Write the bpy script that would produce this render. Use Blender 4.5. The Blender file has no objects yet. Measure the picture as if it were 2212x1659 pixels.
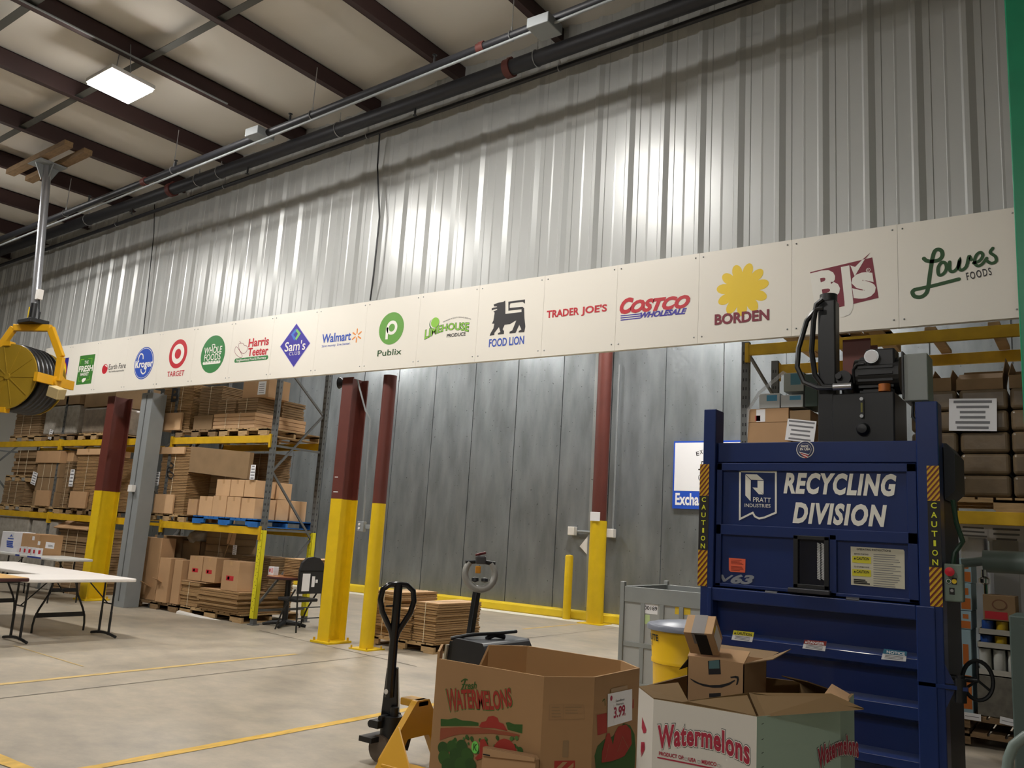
import bpy, math, random
from mathutils import Vector as V, Matrix as M
from math import sin, cos, pi, radians as R, sqrt
random.seed(7)
sc = bpy.context.scene
C = sc.collection
# ---------------------------------------------------------------- camera
FPX = 1825.0
YAW, PIT, ROL, HC = R(-35.1), R(10.24), R(3.59), 1.6
FW = V((sin(YAW)*cos(PIT), cos(YAW)*cos(PIT), sin(PIT)))
RT0 = V((cos(YAW), -sin(YAW), 0)); UP0 = RT0.cross(FW)
RT = RT0*cos(ROL)+UP0*sin(ROL); UP = -RT0*sin(ROL)+UP0*cos(ROL)
EYE = V((0, 0, HC))
cd = bpy.data.cameras.new('camera'); cam = bpy.data.objects.new('camera', cd); C.objects.link(cam)
cd.sensor_fit = 'HORIZONTAL'; cd.sensor_width = 36.0; cd.lens = 36.0*FPX/2212.0; cd.clip_start = .05; cd.clip_end = 200
cam.matrix_world = M(((RT.x, UP.x, -FW.x, EYE.x), (RT.y, UP.y, -FW.y, EYE.y), (RT.z, UP.z, -FW.z, EYE.z), (0, 0, 0, 1)))
sc.camera = cam
# ---------------------------------------------------------------- world, exposure
wd = bpy.data.worlds.new('world'); sc.world = wd; wd.use_nodes = True
wd.node_tree.nodes['Background'].inputs[0].default_value = (.8, .85, .9, 1); wd.node_tree.nodes['Background'].inputs[1].default_value = .05
vs = sc.view_settings
vs.view_transform = 'Standard'; vs.look = 'None'; vs.gamma = 1.0; vs.use_curve_mapping = False; vs.exposure = 2.6
LAMP = 37.0         # emission of the high bay lenses
LAMPS_OPEN = ((-15.8, 5.2), (-5.6, 5.2), (-4.0, -2.6), (.5, -6))
LAMPS_BAY = ((-17.5, 13.3), (-12.5, 13.3), (-7.5, 13.3), (-4.2, 13.6))
def ray(x, y): return FW+RT*((x-1106)/FPX)-UP*((y-829.5)/FPX)
def at(x, y, Y):    # the point of the plane Y = const that a pixel shows
    d = ray(x, y); return EYE+d*(Y/d.y)
def atz(x, y, z=0):
    d = ray(x, y); return EYE+d*((z-HC)/d.z)
def atx(x, y, X):
    d = ray(x, y); return EYE+d*(X/d.x)
def roofz(X, Y): return 7.73+.0573*(X+8.75)+.0286*(Y-8.3)      # underside of the purlins
def atroof(x, y, dz=0):
    d = ray(x, y); t = 5
    for _ in range(30):
        p = EYE+d*t; t *= (roofz(p.x, p.y)+dz-HC)/(p.z-HC)
    return EYE+d*t
# ---------------------------------------------------------------- materials
def lin(c): return tuple((v/12.92 if v <= .04045 else ((v+.055)/1.055)**2.4) for v in c)
def hexc(h): return lin([int(h[i:i+2], 16)/255 for i in (0, 2, 4)])
MATS = {}
def mat(name, col, rough=.55, metal=0, n=0, scale=6, bump=0, bscale=60, spec=.5, emit=0, stretch=None, coat=0):
    if name in MATS: return MATS[name]
    m = bpy.data.materials.new(name); m.use_nodes = True
    nt = m.node_tree; b = nt.nodes['Principled BSDF']
    c = hexc(col) if isinstance(col, str) else col
    b.inputs['Base Color'].default_value = (*c, 1); b.inputs['Roughness'].default_value = rough
    b.inputs['Metallic'].default_value = metal; b.inputs['Specular IOR Level'].default_value = spec
    b.inputs['Coat Weight'].default_value = coat
    if emit:
        b.inputs['Emission Color'].default_value = (*c, 1); b.inputs['Emission Strength'].default_value = emit
    if n or bump:
        tc = nt.nodes.new('ShaderNodeTexCoord'); mp = nt.nodes.new('ShaderNodeMapping')
        nt.links.new(tc.outputs['Object'], mp.inputs[0])
        if stretch: mp.inputs['Scale'].default_value = stretch
    if n:
        nz = nt.nodes.new('ShaderNodeTexNoise'); nz.inputs['Scale'].default_value = scale; nz.inputs['Detail'].default_value = 5
        nt.links.new(mp.outputs[0], nz.inputs['Vector'])
        rp = nt.nodes.new('ShaderNodeValToRGB'); rp.color_ramp.elements[0].position = .3; rp.color_ramp.elements[1].position = .7
        rp.color_ramp.elements[0].color = (*[v*(1-n) for v in c], 1); rp.color_ramp.elements[1].color = (*[min(1, v*(1+n)) for v in c], 1)
        nt.links.new(nz.outputs['Fac'], rp.inputs[0]); nt.links.new(rp.outputs[0], b.inputs['Base Color'])
    if bump:
        nb = nt.nodes.new('ShaderNodeTexNoise'); nb.inputs['Scale'].default_value = bscale; nb.inputs['Detail'].default_value = 3
        nt.links.new(mp.outputs[0], nb.inputs['Vector'])
        bp = nt.nodes.new('ShaderNodeBump'); bp.inputs['Strength'].default_value = bump; bp.inputs['Distance'].default_value = .01
        nt.links.new(nb.outputs['Fac'], bp.inputs['Height']); nt.links.new(bp.outputs[0], b.inputs['Normal'])
    MATS[name] = m; return m
def floor_mat():
    m = mat('worn_concrete', 'a69c8c', .5, n=.12, scale=.9, bump=.08, bscale=40)
    nt = m.node_tree; b = nt.nodes['Principled BSDF']; old = b.inputs['Base Color'].links[0].from_socket
    tc = nt.nodes.new('ShaderNodeTexCoord')
    n2 = nt.nodes.new('ShaderNodeTexNoise'); n2.inputs['Scale'].default_value = 3.2; n2.inputs['Detail'].default_value = 10; n2.inputs['Roughness'].default_value = .72
    mp = nt.nodes.new('ShaderNodeMapping'); mp.inputs['Scale'].default_value = (.8, 1.1, 1); mp.inputs['Rotation'].default_value = (0, 0, .4)
    nt.links.new(tc.outputs['Object'], mp.inputs[0]); nt.links.new(mp.outputs[0], n2.inputs['Vector'])
    rp = nt.nodes.new('ShaderNodeValToRGB'); rp.color_ramp.elements[0].position = .32; rp.color_ramp.elements[0].color = (.72, .73, .74, 1)
    rp.color_ramp.elements[1].position = .66; rp.color_ramp.elements[1].color = (1.1, 1.08, 1.04, 1)
    nt.links.new(n2.outputs['Fac'], rp.inputs[0])
    mx = nt.nodes.new('ShaderNodeMix'); mx.data_type = 'RGBA'; mx.blend_type = 'MULTIPLY'; mx.inputs[0].default_value = 1
    nt.links.new(old, mx.inputs[6]); nt.links.new(rp.outputs[0], mx.inputs[7]); nt.links.new(mx.outputs[2], b.inputs['Base Color'])
    rr = nt.nodes.new('ShaderNodeMapRange'); rr.inputs[3].default_value = .38; rr.inputs[4].default_value = .62
    nt.links.new(n2.outputs['Fac'], rr.inputs[0]); nt.links.new(rr.outputs[0], b.inputs['Roughness'])
    return m
def galv_mat(name='galvanised_sheet', col='868b8e', lo=.26, hi=.5):
    m = mat(name, col, .4, .55, n=.24, scale=1.5, stretch=(2.2, 1, .55))
    nt = m.node_tree; b = nt.nodes['Principled BSDF']
    tc = nt.nodes.new('ShaderNodeTexCoord'); n2 = nt.nodes.new('ShaderNodeTexNoise'); n2.inputs['Scale'].default_value = 16; n2.inputs['Detail'].default_value = 6
    nt.links.new(tc.outputs['Object'], n2.inputs['Vector'])
    rr = nt.nodes.new('ShaderNodeMapRange'); rr.inputs[1].default_value = .3; rr.inputs[2].default_value = .7; rr.inputs[3].default_value = lo; rr.inputs[4].default_value = hi
    nt.links.new(n2.outputs['Fac'], rr.inputs[0]); nt.links.new(rr.outputs[0], b.inputs['Roughness'])
    return m
CARD = mat('cardboard', 'b08c66', .8, n=.07, scale=3)
CARD2 = mat('cardboard_dull', '8a7050', .85, n=.1, scale=4)
CARD3 = mat('cardboard_pale', 'c6a179', .8, n=.06, scale=3)
EDGE = mat('cardboard_cut_edge', '97774f', .9, n=.2, scale=30, stretch=(1, 1, 6))
YEL = mat('safety_yellow', 'dcb912', .45, n=.06, scale=5)
YELB = mat('rack_beam_yellow', 'c9a012', .5, n=.14, scale=6)
MAROON = mat('maroon_primer', '5e2b22', .55, n=.1, scale=3)
PURL = mat('purlin_maroon', '36211f', .6, n=.08, scale=3)
GREY = mat('grey_painted_steel', '85898a', .5, n=.06, scale=3)
RACKG = mat('rack_grey', '5d5f5e', .5, n=.1, scale=5)
BLACK = mat('black_plastic', '17181a', .45)
BLACKG = mat('black_gloss_paint', '0c0b0d', .22, coat=.3)
STEEL = mat('bright_steel', 'b4b6b8', .3, .9)
CHROME = mat('chrome', 'd0d0d0', .15, 1)
WHITE = mat('white_plastic', 'dedad4', .4)
PAPER = mat('white_paper', 'e6e6e8', .7)
INK = mat('black_ink', '1c1a1c', .7)
GINK = mat('grey_ink', '77777a', .7)
WOOD = mat('pallet_wood', 'ab8d63', .8, n=.18, scale=8, stretch=(1, 6, 6))
WOODD = mat('dark_pallet_wood', '7d6446', .85, n=.2, scale=8, stretch=(1, 6, 6))
BLUEP = mat('blue_pallet_paint', '1f62a8', .6, n=.22, scale=10)
BOARD = mat('white_sign_board', 'e6e1d6', .38)
PIPE = mat('sprinkler_pipe_black', '202126', .5, n=.1, scale=6)
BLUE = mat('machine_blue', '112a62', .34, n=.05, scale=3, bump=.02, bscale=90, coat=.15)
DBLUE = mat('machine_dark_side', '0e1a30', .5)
WRAP = mat('stretch_wrap_film', 'a09a90', .18, n=.2, scale=9, bump=.5, bscale=14, spec=.8)
RED = mat('red_print', 'b5222c', .6)
# ---------------------------------------------------------------- mesh builder
class MB:
    def __init__(s): s.v = []; s.f = []; s.m = []
    def add(s, vs_, fs, m=0):
        o = len(s.v); s.v += [V(p) for p in vs_]
        for f in fs: s.f.append([i+o for i in f]); s.m.append(m)
        return s
    def box(s, x0, x1, y0, y1, z0, z1, m=0):
        return s.add([(x0, y0, z0), (x1, y0, z0), (x1, y1, z0), (x0, y1, z0), (x0, y0, z1), (x1, y0, z1), (x1, y1, z1), (x0, y1, z1)],
                     [(0, 3, 2, 1), (4, 5, 6, 7), (0, 1, 5, 4), (1, 2, 6, 5), (2, 3, 7, 6), (3, 0, 4, 7)], m)
    def obox(s, c, size, rot=None, m=0):     # oriented box: rot is a 3x3 or (rx, ry, rz)
        rot = rot or (0, 0, 0)
        Q = rot if isinstance(rot, M) else (M.Rotation(rot[2], 3, 'Z') @ M.Rotation(rot[1], 3, 'Y') @ M.Rotation(rot[0], 3, 'X'))
        b = MB().box(-size[0]/2, size[0]/2, -size[1]/2, size[1]/2, -size[2]/2, size[2]/2)
        return s.add([Q @ p+V(c) for p in b.v], b.f, m)
    def bar(s, p, q, w, h, m=0, up=(0, 0, 1)):   # box along p-q
        p, q = V(p), V(q); d = (q-p); L = d.length; d = d/L; u = V(up)
        sd = d.cross(u)
        if sd.length < 1e-4: sd = d.cross(V((1, 0, 0)))
        sd.normalize(); u = sd.cross(d)
        a = sd*w/2; b = u*h/2
        return s.add([p-a-b, p+a-b, p+a+b, p-a+b, q-a-b, q+a-b, q+a+b, q-a+b], [(0, 1, 2, 3), (7, 6, 5, 4), (0, 4, 5, 1), (1, 5, 6, 2), (2, 6, 7, 3), (3, 7, 4, 0)], m)
    def cyl(s, p, q, r, r2=None, n=16, m=0, caps=True):
        return s.loft([circ(p, V(q)-V(p), r, n), circ(q, V(q)-V(p), r if r2 is None else r2, n)], m, caps)
    def loft(s, rings, m=0, caps=True, closed=False):
        n = len(rings[0]); vs_ = [p for r in rings for p in r]; fs = []
        k = len(rings)
        for i in range(k if closed else k-1):
            a, b = i*n, ((i+1) % k)*n
            for j in range(n): fs.append((a+j, a+(j+1) % n, b+(j+1) % n, b+j))
        if caps and not closed: fs += [tuple(range(n))[::-1], tuple(range((k-1)*n, k*n))]
        return s.add(vs_, fs, m)
    def tube(s, pts, r, n=8, m=0, closed=False):
        pts = [V(p) for p in pts]; rings = []; k = len(pts); ref = None
        for i, p in enumerate(pts):
            a = pts[i-1] if (i or closed) else p; b = pts[(i+1) % k] if (i < k-1 or closed) else p
            d = (b-a).normalized()
            if ref is None: ref = d.orthogonal().normalized()
            ref = (ref-d*ref.dot(d)); ref = ref.normalized() if ref.length > 1e-6 else d.orthogonal().normalized()
            w = d.cross(ref); rr = r[i] if isinstance(r, (list, tuple)) else r
            rings.append([p+ref*(rr*cos(t*2*pi/n))+w*(rr*sin(t*2*pi/n)) for t in range(n)])
        return s.loft(rings, m, True, closed)
    def lathe(s, prof, c=(0, 0, 0), axis=(0, 0, 1), n=24, m=0, caps=True):
        c = V(c); ax = V(axis).normalized()
        return s.loft([circ(c+ax*z, ax, max(r, 1e-4), n) for r, z in prof], m, caps)
    def prism(s, pts, d, m=0, mside=None):     # planar polygon (3d points) pushed along d
        n = len(pts); pts = [V(p) for p in pts]; d = V(d)
        s.add(pts+[p+d for p in pts], [tuple(range(n)), tuple(range(2*n-1, n-1, -1))], m)
        return s.add(pts+[p+d for p in pts], [(i, n+i, n+(i+1) % n, (i+1) % n) for i in range(n)], m if mside is None else mside)
    def build(s, name, mats, parent=None, smooth=False, bevel=0, seg=2, world=True):
        me = bpy.data.meshes.new(name)
        inv = parent.matrix_basis.inverted() if (parent and world) else None
        if inv and parent.parent: inv = inv @ parent.parent.matrix_basis.inverted()
        me.from_pydata([(inv @ p) if inv else p for p in s.v], [], s.f)
        if not isinstance(mats, (list, tuple)): mats = [mats]
        for a in mats: me.materials.append(a)
        me.polygons.foreach_set('material_index', s.m)
        me.validate(); me.update()
        import bmesh
        bm = bmesh.new(); bm.from_mesh(me); bmesh.ops.recalc_face_normals(bm, faces=bm.faces); bm.to_mesh(me); bm.free()
        if smooth:
            me.polygons.foreach_set('use_smooth', [True]*len(me.polygons))
            try: me.set_sharp_from_angle(angle=R(40))
            except Exception: pass
        o = bpy.data.objects.new(name, me); C.objects.link(o)
        if parent: o.parent = parent
        if bevel:
            md = o.modifiers.new('edge', 'BEVEL'); md.width = bevel; md.segments = seg; md.limit_method = 'ANGLE'; md.angle_limit = R(40)
        return o
def circ(c, d, r, n=16):
    c = V(c); d = V(d).normalized(); a = d.orthogonal().normalized() if abs(d.z) < .99 else V((1, 0, 0)); a = (a-d*a.dot(d)).normalized(); b = d.cross(a)
    return [c+a*(r*cos(i*2*pi/n))+b*(r*sin(i*2*pi/n)) for i in range(n)]
def tag(o, label, cat, group=None, kind='thing'):
    o['label'] = label; o['category'] = cat; o['kind'] = kind
    if group: o['group'] = group
    return o
def thing(name, label, cat, loc=(0, 0, 0), rz=0, group=None):
    o = bpy.data.objects.new(name, None); C.objects.link(o); o.empty_display_size = .1
    o.location = loc; o.rotation_euler = (0, 0, rz); o.matrix_basis = M.Translation(V(loc)) @ M.Rotation(rz, 4, 'Z')
    return tag(o, label, cat, group)
def struct(o): o['kind'] = 'structure'; return o
def copy_tree(o, parent=None):
    c = o.copy(); C.objects.link(c); c.parent = parent
    for ch in list(o.children): copy_tree(ch, c)
    return c
def lab(o, s): o['label'] = s; return o
# ---------------------------------------------------------------- flat print on a surface (signs, labels)
TXT = {}
def text_mesh(s, bold=0, shear=0, space=1.0):
    k = (s, bold, shear, space)
    if k not in TXT:
        cu = bpy.data.curves.new('t', 'FONT'); cu.body = s; cu.offset = bold; cu.shear = shear; cu.resolution_u = 3; cu.space_character = space
        ob = bpy.data.objects.new('t', cu); C.objects.link(ob)
        me = ob.to_mesh()
        TXT[k] = ([(v.co.x, v.co.y) for v in me.vertices], [tuple(p.vertices) for p in me.polygons])
        ob.to_mesh_clear(); bpy.data.objects.remove(ob); bpy.data.curves.remove(cu)
    return TXT[k]
class Gfx:
    """Flat print on a plane: org + u*U + v*W, n = outward. q() turns the picture's point into (u, v) of that plane."""
    def __init__(s, org, U, W, zoom=(0, 0, 1), lift=.0015):
        s.o = V(org); s.U = V(U).normalized(); s.W = V(W).normalized(); s.n = s.U.cross(s.W).normalized(); s.z = zoom; s.mb = MB(); s.lift = lift; s.k = 0
    def q(s, x, y):
        d = ray(s.z[0]+x*s.z[2], s.z[1]+y*s.z[2]); t = (s.o-EYE).dot(s.n)/d.dot(s.n); p = EYE+d*t-s.o
        return (p.dot(s.U), p.dot(s.W))
    def p3(s, uv, L): return s.o+s.U*uv[0]+s.W*uv[1]+s.n*(s.lift*(1+L))
    def uvpoly(s, uvs, m=0, L=0): s.mb.add([s.p3(p, L) for p in uvs], [tuple(range(len(uvs)))], m); return s
    def poly(s, pts, m=0, L=0): return s.uvpoly([s.q(*p) for p in pts], m, L)
    def rect(s, cx, cy, hw, hh, m=0, L=0, rnd=0):
        u0 = s.q(cx-hw, cy)[0]; u1 = s.q(cx+hw, cy)[0]; v0 = s.q(cx, cy+hh)[1]; v1 = s.q(cx, cy-hh)[1]
        if rnd:
            r = rnd*min(u1-u0, v1-v0)/2; pts = []
            for (cu, cv, a0) in ((u1-r, v1-r, 0), (u0+r, v1-r, 1), (u0+r, v0+r, 2), (u1-r, v0+r, 3)):
                pts += [(cu+r*cos((a0+t/5)*pi/2), cv+r*sin((a0+t/5)*pi/2)) for t in range(6)]
            return s.uvpoly(pts, m, L)
        return s.uvpoly([(u0, v0), (u1, v0), (u1, v1), (u0, v1)], m, L)
    def disc(s, cx, cy, ry, m=0, L=0, n=40, ax=1.0):
        c = s.q(cx, cy); r = abs(s.q(cx, cy-ry)[1]-s.q(cx, cy+ry)[1])/2
        return s.uvpoly([(c[0]+ax*r*cos(i*2*pi/n), c[1]+r*sin(i*2*pi/n)) for i in range(n)], m, L)
    def stroke(s, pts, w, m=0, L=0, closed=False, uv=False):     # w in picture units at the first point
        P = list(pts) if uv else [s.q(*p) for p in pts]
        if not uv: h = abs(s.q(pts[0][0], pts[0][1]-w)[1]-s.q(pts[0][0], pts[0][1])[1])/2
        else: h = w/2
        if closed: P.append(P[0])
        s.k += 1; L = L+.06*s.k                      # every stroke a hair above the last one, never coplanar with it
        n = len(P); cl = closed; lf, rt = [], []
        for i, p in enumerate(P):
            a = P[i-1] if i else (P[-2] if cl else p); b = P[i+1] if i < n-1 else (P[1] if cl else p)
            d1 = (p[0]-a[0], p[1]-a[1]); d2 = (b[0]-p[0], b[1]-p[1]); l1 = math.hypot(*d1); l2 = math.hypot(*d2)
            d1 = (d1[0]/l1, d1[1]/l1) if l1 > 1e-9 else None; d2 = (d2[0]/l2, d2[1]/l2) if l2 > 1e-9 else None
            d1 = d1 or d2 or (1, 0); d2 = d2 or d1
            nx, ny = -(d1[1]+d2[1]), d1[0]+d2[0]; l = math.hypot(nx, ny) or 1; nx, ny = nx/l, ny/l
            k = h/max(.5, nx*-d1[1]+ny*d1[0]); lf.append((p[0]+nx*k, p[1]+ny*k)); rt.append((p[0]-nx*k, p[1]-ny*k))
        o = len(s.mb.v); s.mb.add([s.p3(p, L) for p in lf+rt], [(i, i+1, n+i+1, n+i) for i in range(n-1)], m)
        if not cl and h > .004:
            for (p, q) in ((P[0], P[1]), (P[-1], P[-2])):
                a0 = math.atan2(p[1]-q[1], p[0]-q[0]); s.uvpoly([(p[0]+h*cos(a0+t*pi/6), p[1]+h*sin(a0+t*pi/6)) for t in range(-3, 4)], m, L)
        return s
    def curve(s, pts, w, m=0, L=0, closed=False, k=5):           # smooth stroke (Catmull-Rom)
        P = list(pts); n = len(P); out = []
        for i in range(n if closed else n-1):
            g = lambda j: P[j % n] if closed else P[max(0, min(n-1, j))]
            a, b, c, d = g(i-1), g(i), g(i+1), g(i+2)
            for t in range(k):
                t /= k
                out.append(tuple(.5*(2*b[e]+(c[e]-a[e])*t+(2*a[e]-5*b[e]+4*c[e]-d[e])*t*t+(3*b[e]-a[e]-3*c[e]+d[e])*t**3) for e in (0, 1)))
        if not closed: out.append(P[-1])
        return s.stroke(out, w, m, L, closed)
    def text(s, t, xl, yl, xr, yr, h, m=0, L=1, bold=0, shear=0, level=True, warp=None, space=1.0, uv=None):
        vs_, fs = text_mesh(t, bold, shear, space)
        rf = text_mesh(t, 0, shear, space)[0]      # the plain letters set the size, so heavier copies stay concentric
        x0 = min(v[0] for v in rf); x1 = max(v[0] for v in rf); y1 = max(v[1] for v in rf)
        if uv: a, b, hv = uv
        else:
            a = s.q(xl, yl); b = s.q(xr, yr); xm, ym = (xl+xr)/2, (yl+yr)/2
            hv = abs(s.q(xm, ym-h)[1]-s.q(xm, ym)[1])
            if level: v = (a[1]+b[1])/2; a = (a[0], v); b = (b[0], v)
        d = (b[0]-a[0], b[1]-a[1]); l = math.hypot(*d); ex = (d[0]/l, d[1]/l); ey = (-ex[1], ex[0])
        out = []
        for (x, y) in vs_:
            tx = (x-x0)/(x1-x0); ty = y/y1
            if warp: tx, ty = warp(tx, ty)
            out.append((a[0]+ex[0]*l*tx+ey[0]*hv*ty, a[1]+ex[1]*l*tx+ey[1]*hv*ty))
        s.mb.add([s.p3(p, L) for p in out], fs, m)
        return s
    def lines(s, x0, y0, x1, y1, n, m=0, L=1, fill=.45, ragged=.3, rnd=None):    # rows of small print too fine to read
        rr = random.Random(int(x0*7+y0))
        for i in range(n):
            y = y0+(y1-y0)*(i+.5)/n; w = (x1-x0)*(1-ragged*rr.random()); c = x0+(x1-x0)/2 if rnd else x0+w/2
            s.rect(c, y, w/2, (y1-y0)/n*fill/2, m, L)
        return s
    def build(s, name, mats, parent): return s.mb.build(name, mats, parent)
# ================================================================ the building
XL, XR, YF, YB, WY = -27.0, 7.0, -13.0, 16.0, 8.5
b = MB().box(XL, XR, YF, YB+.3, -.2, 0); struct(b.build('floor', floor_mat()))
CEIL = mat('white_roof_insulation', 'd6d0c6', .75, n=.03, scale=.7, bump=.25, bscale=1.2, stretch=(1, .25, 1))
# insulation blanket, sagging a little between the purlins
PX0, PSP = -8.75, 1.625
b = MB(); xs = []; x = PX0-PSP*11
while x < XR: xs += [x+PSP*t/6 for t in range(6)]; x += PSP
ys = [YF+(YB-YF)*i/10 for i in range(11)]
vs_ = []
for x in xs:
    ph = ((x-PX0)/PSP) % 1
    for y in ys: vs_.append((x, y, roofz(x, y)+.31-.08*sin(pi*ph)))
n = len(ys)
b.add(vs_, [(i*n+j, i*n+j+1, (i+1)*n+j+1, (i+1)*n+j) for i in range(len(xs)-1) for j in range(n-1)])
o = struct(b.build('ceiling', CEIL, smooth=True)); sd = o.modifiers.new('skin', 'SOLIDIFY'); sd.thickness = .1; sd.offset = 1
k = 0
for i in range(-11, 9):
    x = PX0+PSP*i
    z = lambda y: roofz(x, y)
    b = MB()
    for (dx0, dx1, z0, z1) in ((-.008, .008, 0, .29), (-.008, .09, 0, .014), (-.09, .008, .28, .29)):
        b.add([(x+dx0, YF, z(YF)+z0), (x+dx1, YF, z(YF)+z0), (x+dx1, YF, z(YF)+z1), (x+dx0, YF, z(YF)+z1), (x+dx0, WY, z(WY)+z0), (x+dx1, WY, z(WY)+z0), (x+dx1, WY, z(WY)+z1), (x+dx0, WY, z(WY)+z1)],
              [(0, 1, 2, 3), (4, 7, 6, 5), (0, 4, 5, 1), (1, 5, 6, 2), (2, 6, 7, 3), (3, 7, 4, 0)])
    k += 1; struct(b.build('trim_%d' % k, PURL))
# bracing angles that run along the wall under the purlins
SAG = mat('bracing_grey', '4a4a45', .6)
for px in ((165, 218), (47, 30)):
    y0 = atroof(*px).y; k += 1; b = MB()
    for i in range(-11, 8):
        x0, x1 = PX0+PSP*i, PX0+PSP*(i+1)
        p, q = (x0+.01, y0, roofz(x0, y0)+.05), (x1-.01, y0, roofz(x1, y0)+.05)
        b.bar(p, q, .1, .008).bar((p[0], p[1]+.05, p[2]+.05), (q[0], q[1]+.05, q[2]+.05), .008, .1)
    struct(b.build('trim_%d' % k, SAG))
# upper wall: ribbed siding above the sign, deep ribs every 0.452 m
def wallmat():
    m = mat('siding_light_grey', 'b2b4b2', .33, .15, n=.03, scale=2, bump=.035, bscale=9, coat=.0, stretch=(1, 1, .4))
    return m
RIB0, RIBP = -2.222, .452
b = MB(); prof = []; i0 = int((XL-RIB0)/RIBP); x = RIB0+RIBP*i0
rr = random.Random(3)
while x < XR:
    # (x, depth): flat pan, shallow pencil rib, raised rib with a steep side, lap seam
    prof += [(x-.035, .0), (x-.012, .03), (x+.03, .03), (x+.09, .0), (x+.15, .0), (x+.158, -.006), (x+.27, -.004), (x+.278, .004), (x+.30, .0)]
    x += RIBP
top = lambda X: roofz(X, WY)+.33
vs_ = []
for (px, d) in prof: vs_ += [(px, WY-d, 3.80), (px, WY-d, top(px))]
fs = [(2*i, 2*i+2, 2*i+3, 2*i+1) for i in range(len(prof)-1)]
m0 = len(vs_)
vs_ += [(prof[0][0], WY+.035, 3.80), (prof[0][0], WY+.035, top(prof[0][0])), (prof[-1][0], WY+.035, 3.80), (prof[-1][0], WY+.035, top(prof[-1][0]))]
fs += [(m0, m0+1, m0+3, m0+2)]
b.add(vs_, fs); struct(b.build('wall_back', wallmat()))
# galvanised wall of the deep bay behind the racks
GALV = galv_mat()
b = MB(); x = -11.08-1.25*13
while x < XR:
    x1 = x+1.25
    b.add([(x+.012, YB, 0), (x1-.012, YB, 0), (x1-.012, YB, 9), (x+.012, YB, 9)], [(0, 1, 2, 3)])
    b.add([(x-.012, YB+.025, 0), (x+.012, YB+.025, 0), (x+.012, YB+.025, 9), (x-.012, YB+.025, 9), (x-.012, YB, 0), (x-.012, YB, 9), (x+.012, YB, 0), (x+.012, YB, 9)], [(0, 1, 2, 3), (4, 0, 3, 5), (1, 6, 7, 2)])
    x = x1
b.box(XL, XR, YB+.03, YB+.25, 0, 9); struct(b.build('wall_rear', GALV))
PLAIN = mat('plain_wall_grey', 'a8a69e', .7, n=.04, scale=1)
struct(MB().box(XL-.2, XL, YF, YB+.3, -.1, 9).build('wall_left', PLAIN)); struct(MB().box(XR, XR+.2, YF, YB+.3, -.1, 9.6).build('wall_right', PLAIN)); struct(MB().box(XL, XR, YF-.2, YF, -.1, 9.6).build('wall_front', PLAIN))
k += 1; struct(MB().box(-9.0, -8.78, YB-.05, YB, .25, 8).build('trim_%d' % k, galv_mat('galvanised_post', '9a9d9c')))
# kerb and painted floor marks
KERB = mat('kerb_yellow', 'e0c122', .5, n=.08, scale=3)
KY = atz(1327, 1349).y
k += 1; struct(MB().box(XL, -1, KY, YB, 0, at(1327, 1327.3, YB-.1).z).build('baseboard_rear', KERB, bevel=.03))
k += 1; struct(MB().box(XL, -1, KY-.42, KY, 0, .004).build('trim_%d' % k, mat('white_floor_paint', 'd9d5c6', .6, n=.12, scale=9)))
LINE = mat('floor_line_yellow', 'cfa640', .6, n=.2, scale=7, stretch=(3, .7, 1))
LINEW = mat('floor_line_worn', 'c0a468', .6, n=.16, scale=7, stretch=(3, .7, 1))
JOINT = mat('floor_joint', '6d675c', .8)
def fline(p, q, w, m, z=.003):
    global k
    a, c = atz(*p), atz(*q); d = (c-a).normalized(); nrm = V((-d.y, d.x, 0)); rr = random.Random(int(p[0])+5); L = (c-a).length; N = int(L/.12)+2
    b = MB(); vs_ = []
    for i in range(N):
        t = a+(c-a)*(i/(N-1)); e0, e1 = w/2*(1-.22*rr.random()), w/2*(1-.22*rr.random()); vs_ += [t+nrm*e0+V((0, 0, z)), t-nrm*e1+V((0, 0, z))]
    b.add(vs_, [(2*i, 2*i+1, 2*i+3, 2*i+2) for i in range(N-1)]); k += 1
    return struct(b.build('trim_%d' % k, m))
fline((-900, 1862), (1000, 1511), .11, LINE)
fline((-900, 1571), (640, 1413), .09, LINEW)
fline((-900, 1612), (1330, 1357), .016, JOINT)
fline((1130, 1359), (1260, 1347), .1, LINEW)
fline((-20, 1631), (120, 1690), .12, LINE, .004)
a = atz(420, 1360)
fline((560, 1362), (900, 1440), .02, JOINT)
fline((30, 1395), (180, 1440), .02, LINEW)
# ================================================================ sign panels on the wall
PW, PX = 1.007, -.475
SY, SZ0, SZ1 = 8.41, 3.775, 4.80
BOLT = MB().lathe([(.009, 0), (.009, .003), (.006, .007), (.001, .009)], (0, 0, 0), (0, -1, 0), 8)
boltme = None
def panel(i, label):
    global boltme
    x1 = PX-PW*i; x0 = x1-PW
    t = thing('sign_panel', label, 'sign', ((x0+x1)/2, SY, SZ0), 0, 'sign panels along the ribbed wall')
    MB().box(x0+.0012, x1-.0012, SY, SY+.062, SZ0, SZ1).build('board', BOARD, t)
    for (bx, bz) in ((x0+.045, SZ0+.075), (x1-.045, SZ0+.075), (x0+.045, SZ1-.05), (x1-.045, SZ1-.05)):
        if boltme is None: ob = BOLT.build('bolt', STEEL, t, True, world=False); boltme = ob.data
        else: ob = bpy.data.objects.new('bolt', boltme); C.objects.link(ob); ob.parent = t
        ob.location = (bx-(x0+x1)/2, -.0005, bz-SZ0)
    return t
def G(zoom): return Gfx((0, SY, 0), (1, 0, 0), (0, 0, 1), zoom)
ZA, ZB, ZC, ZD, ZE = (100, 690, .18083), (480, 660, .18987), (880, 600, .19892), (1320, 540, .19892), (1720, 430, .22242)
def c(name, h): return mat(name, h, .5)
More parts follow.
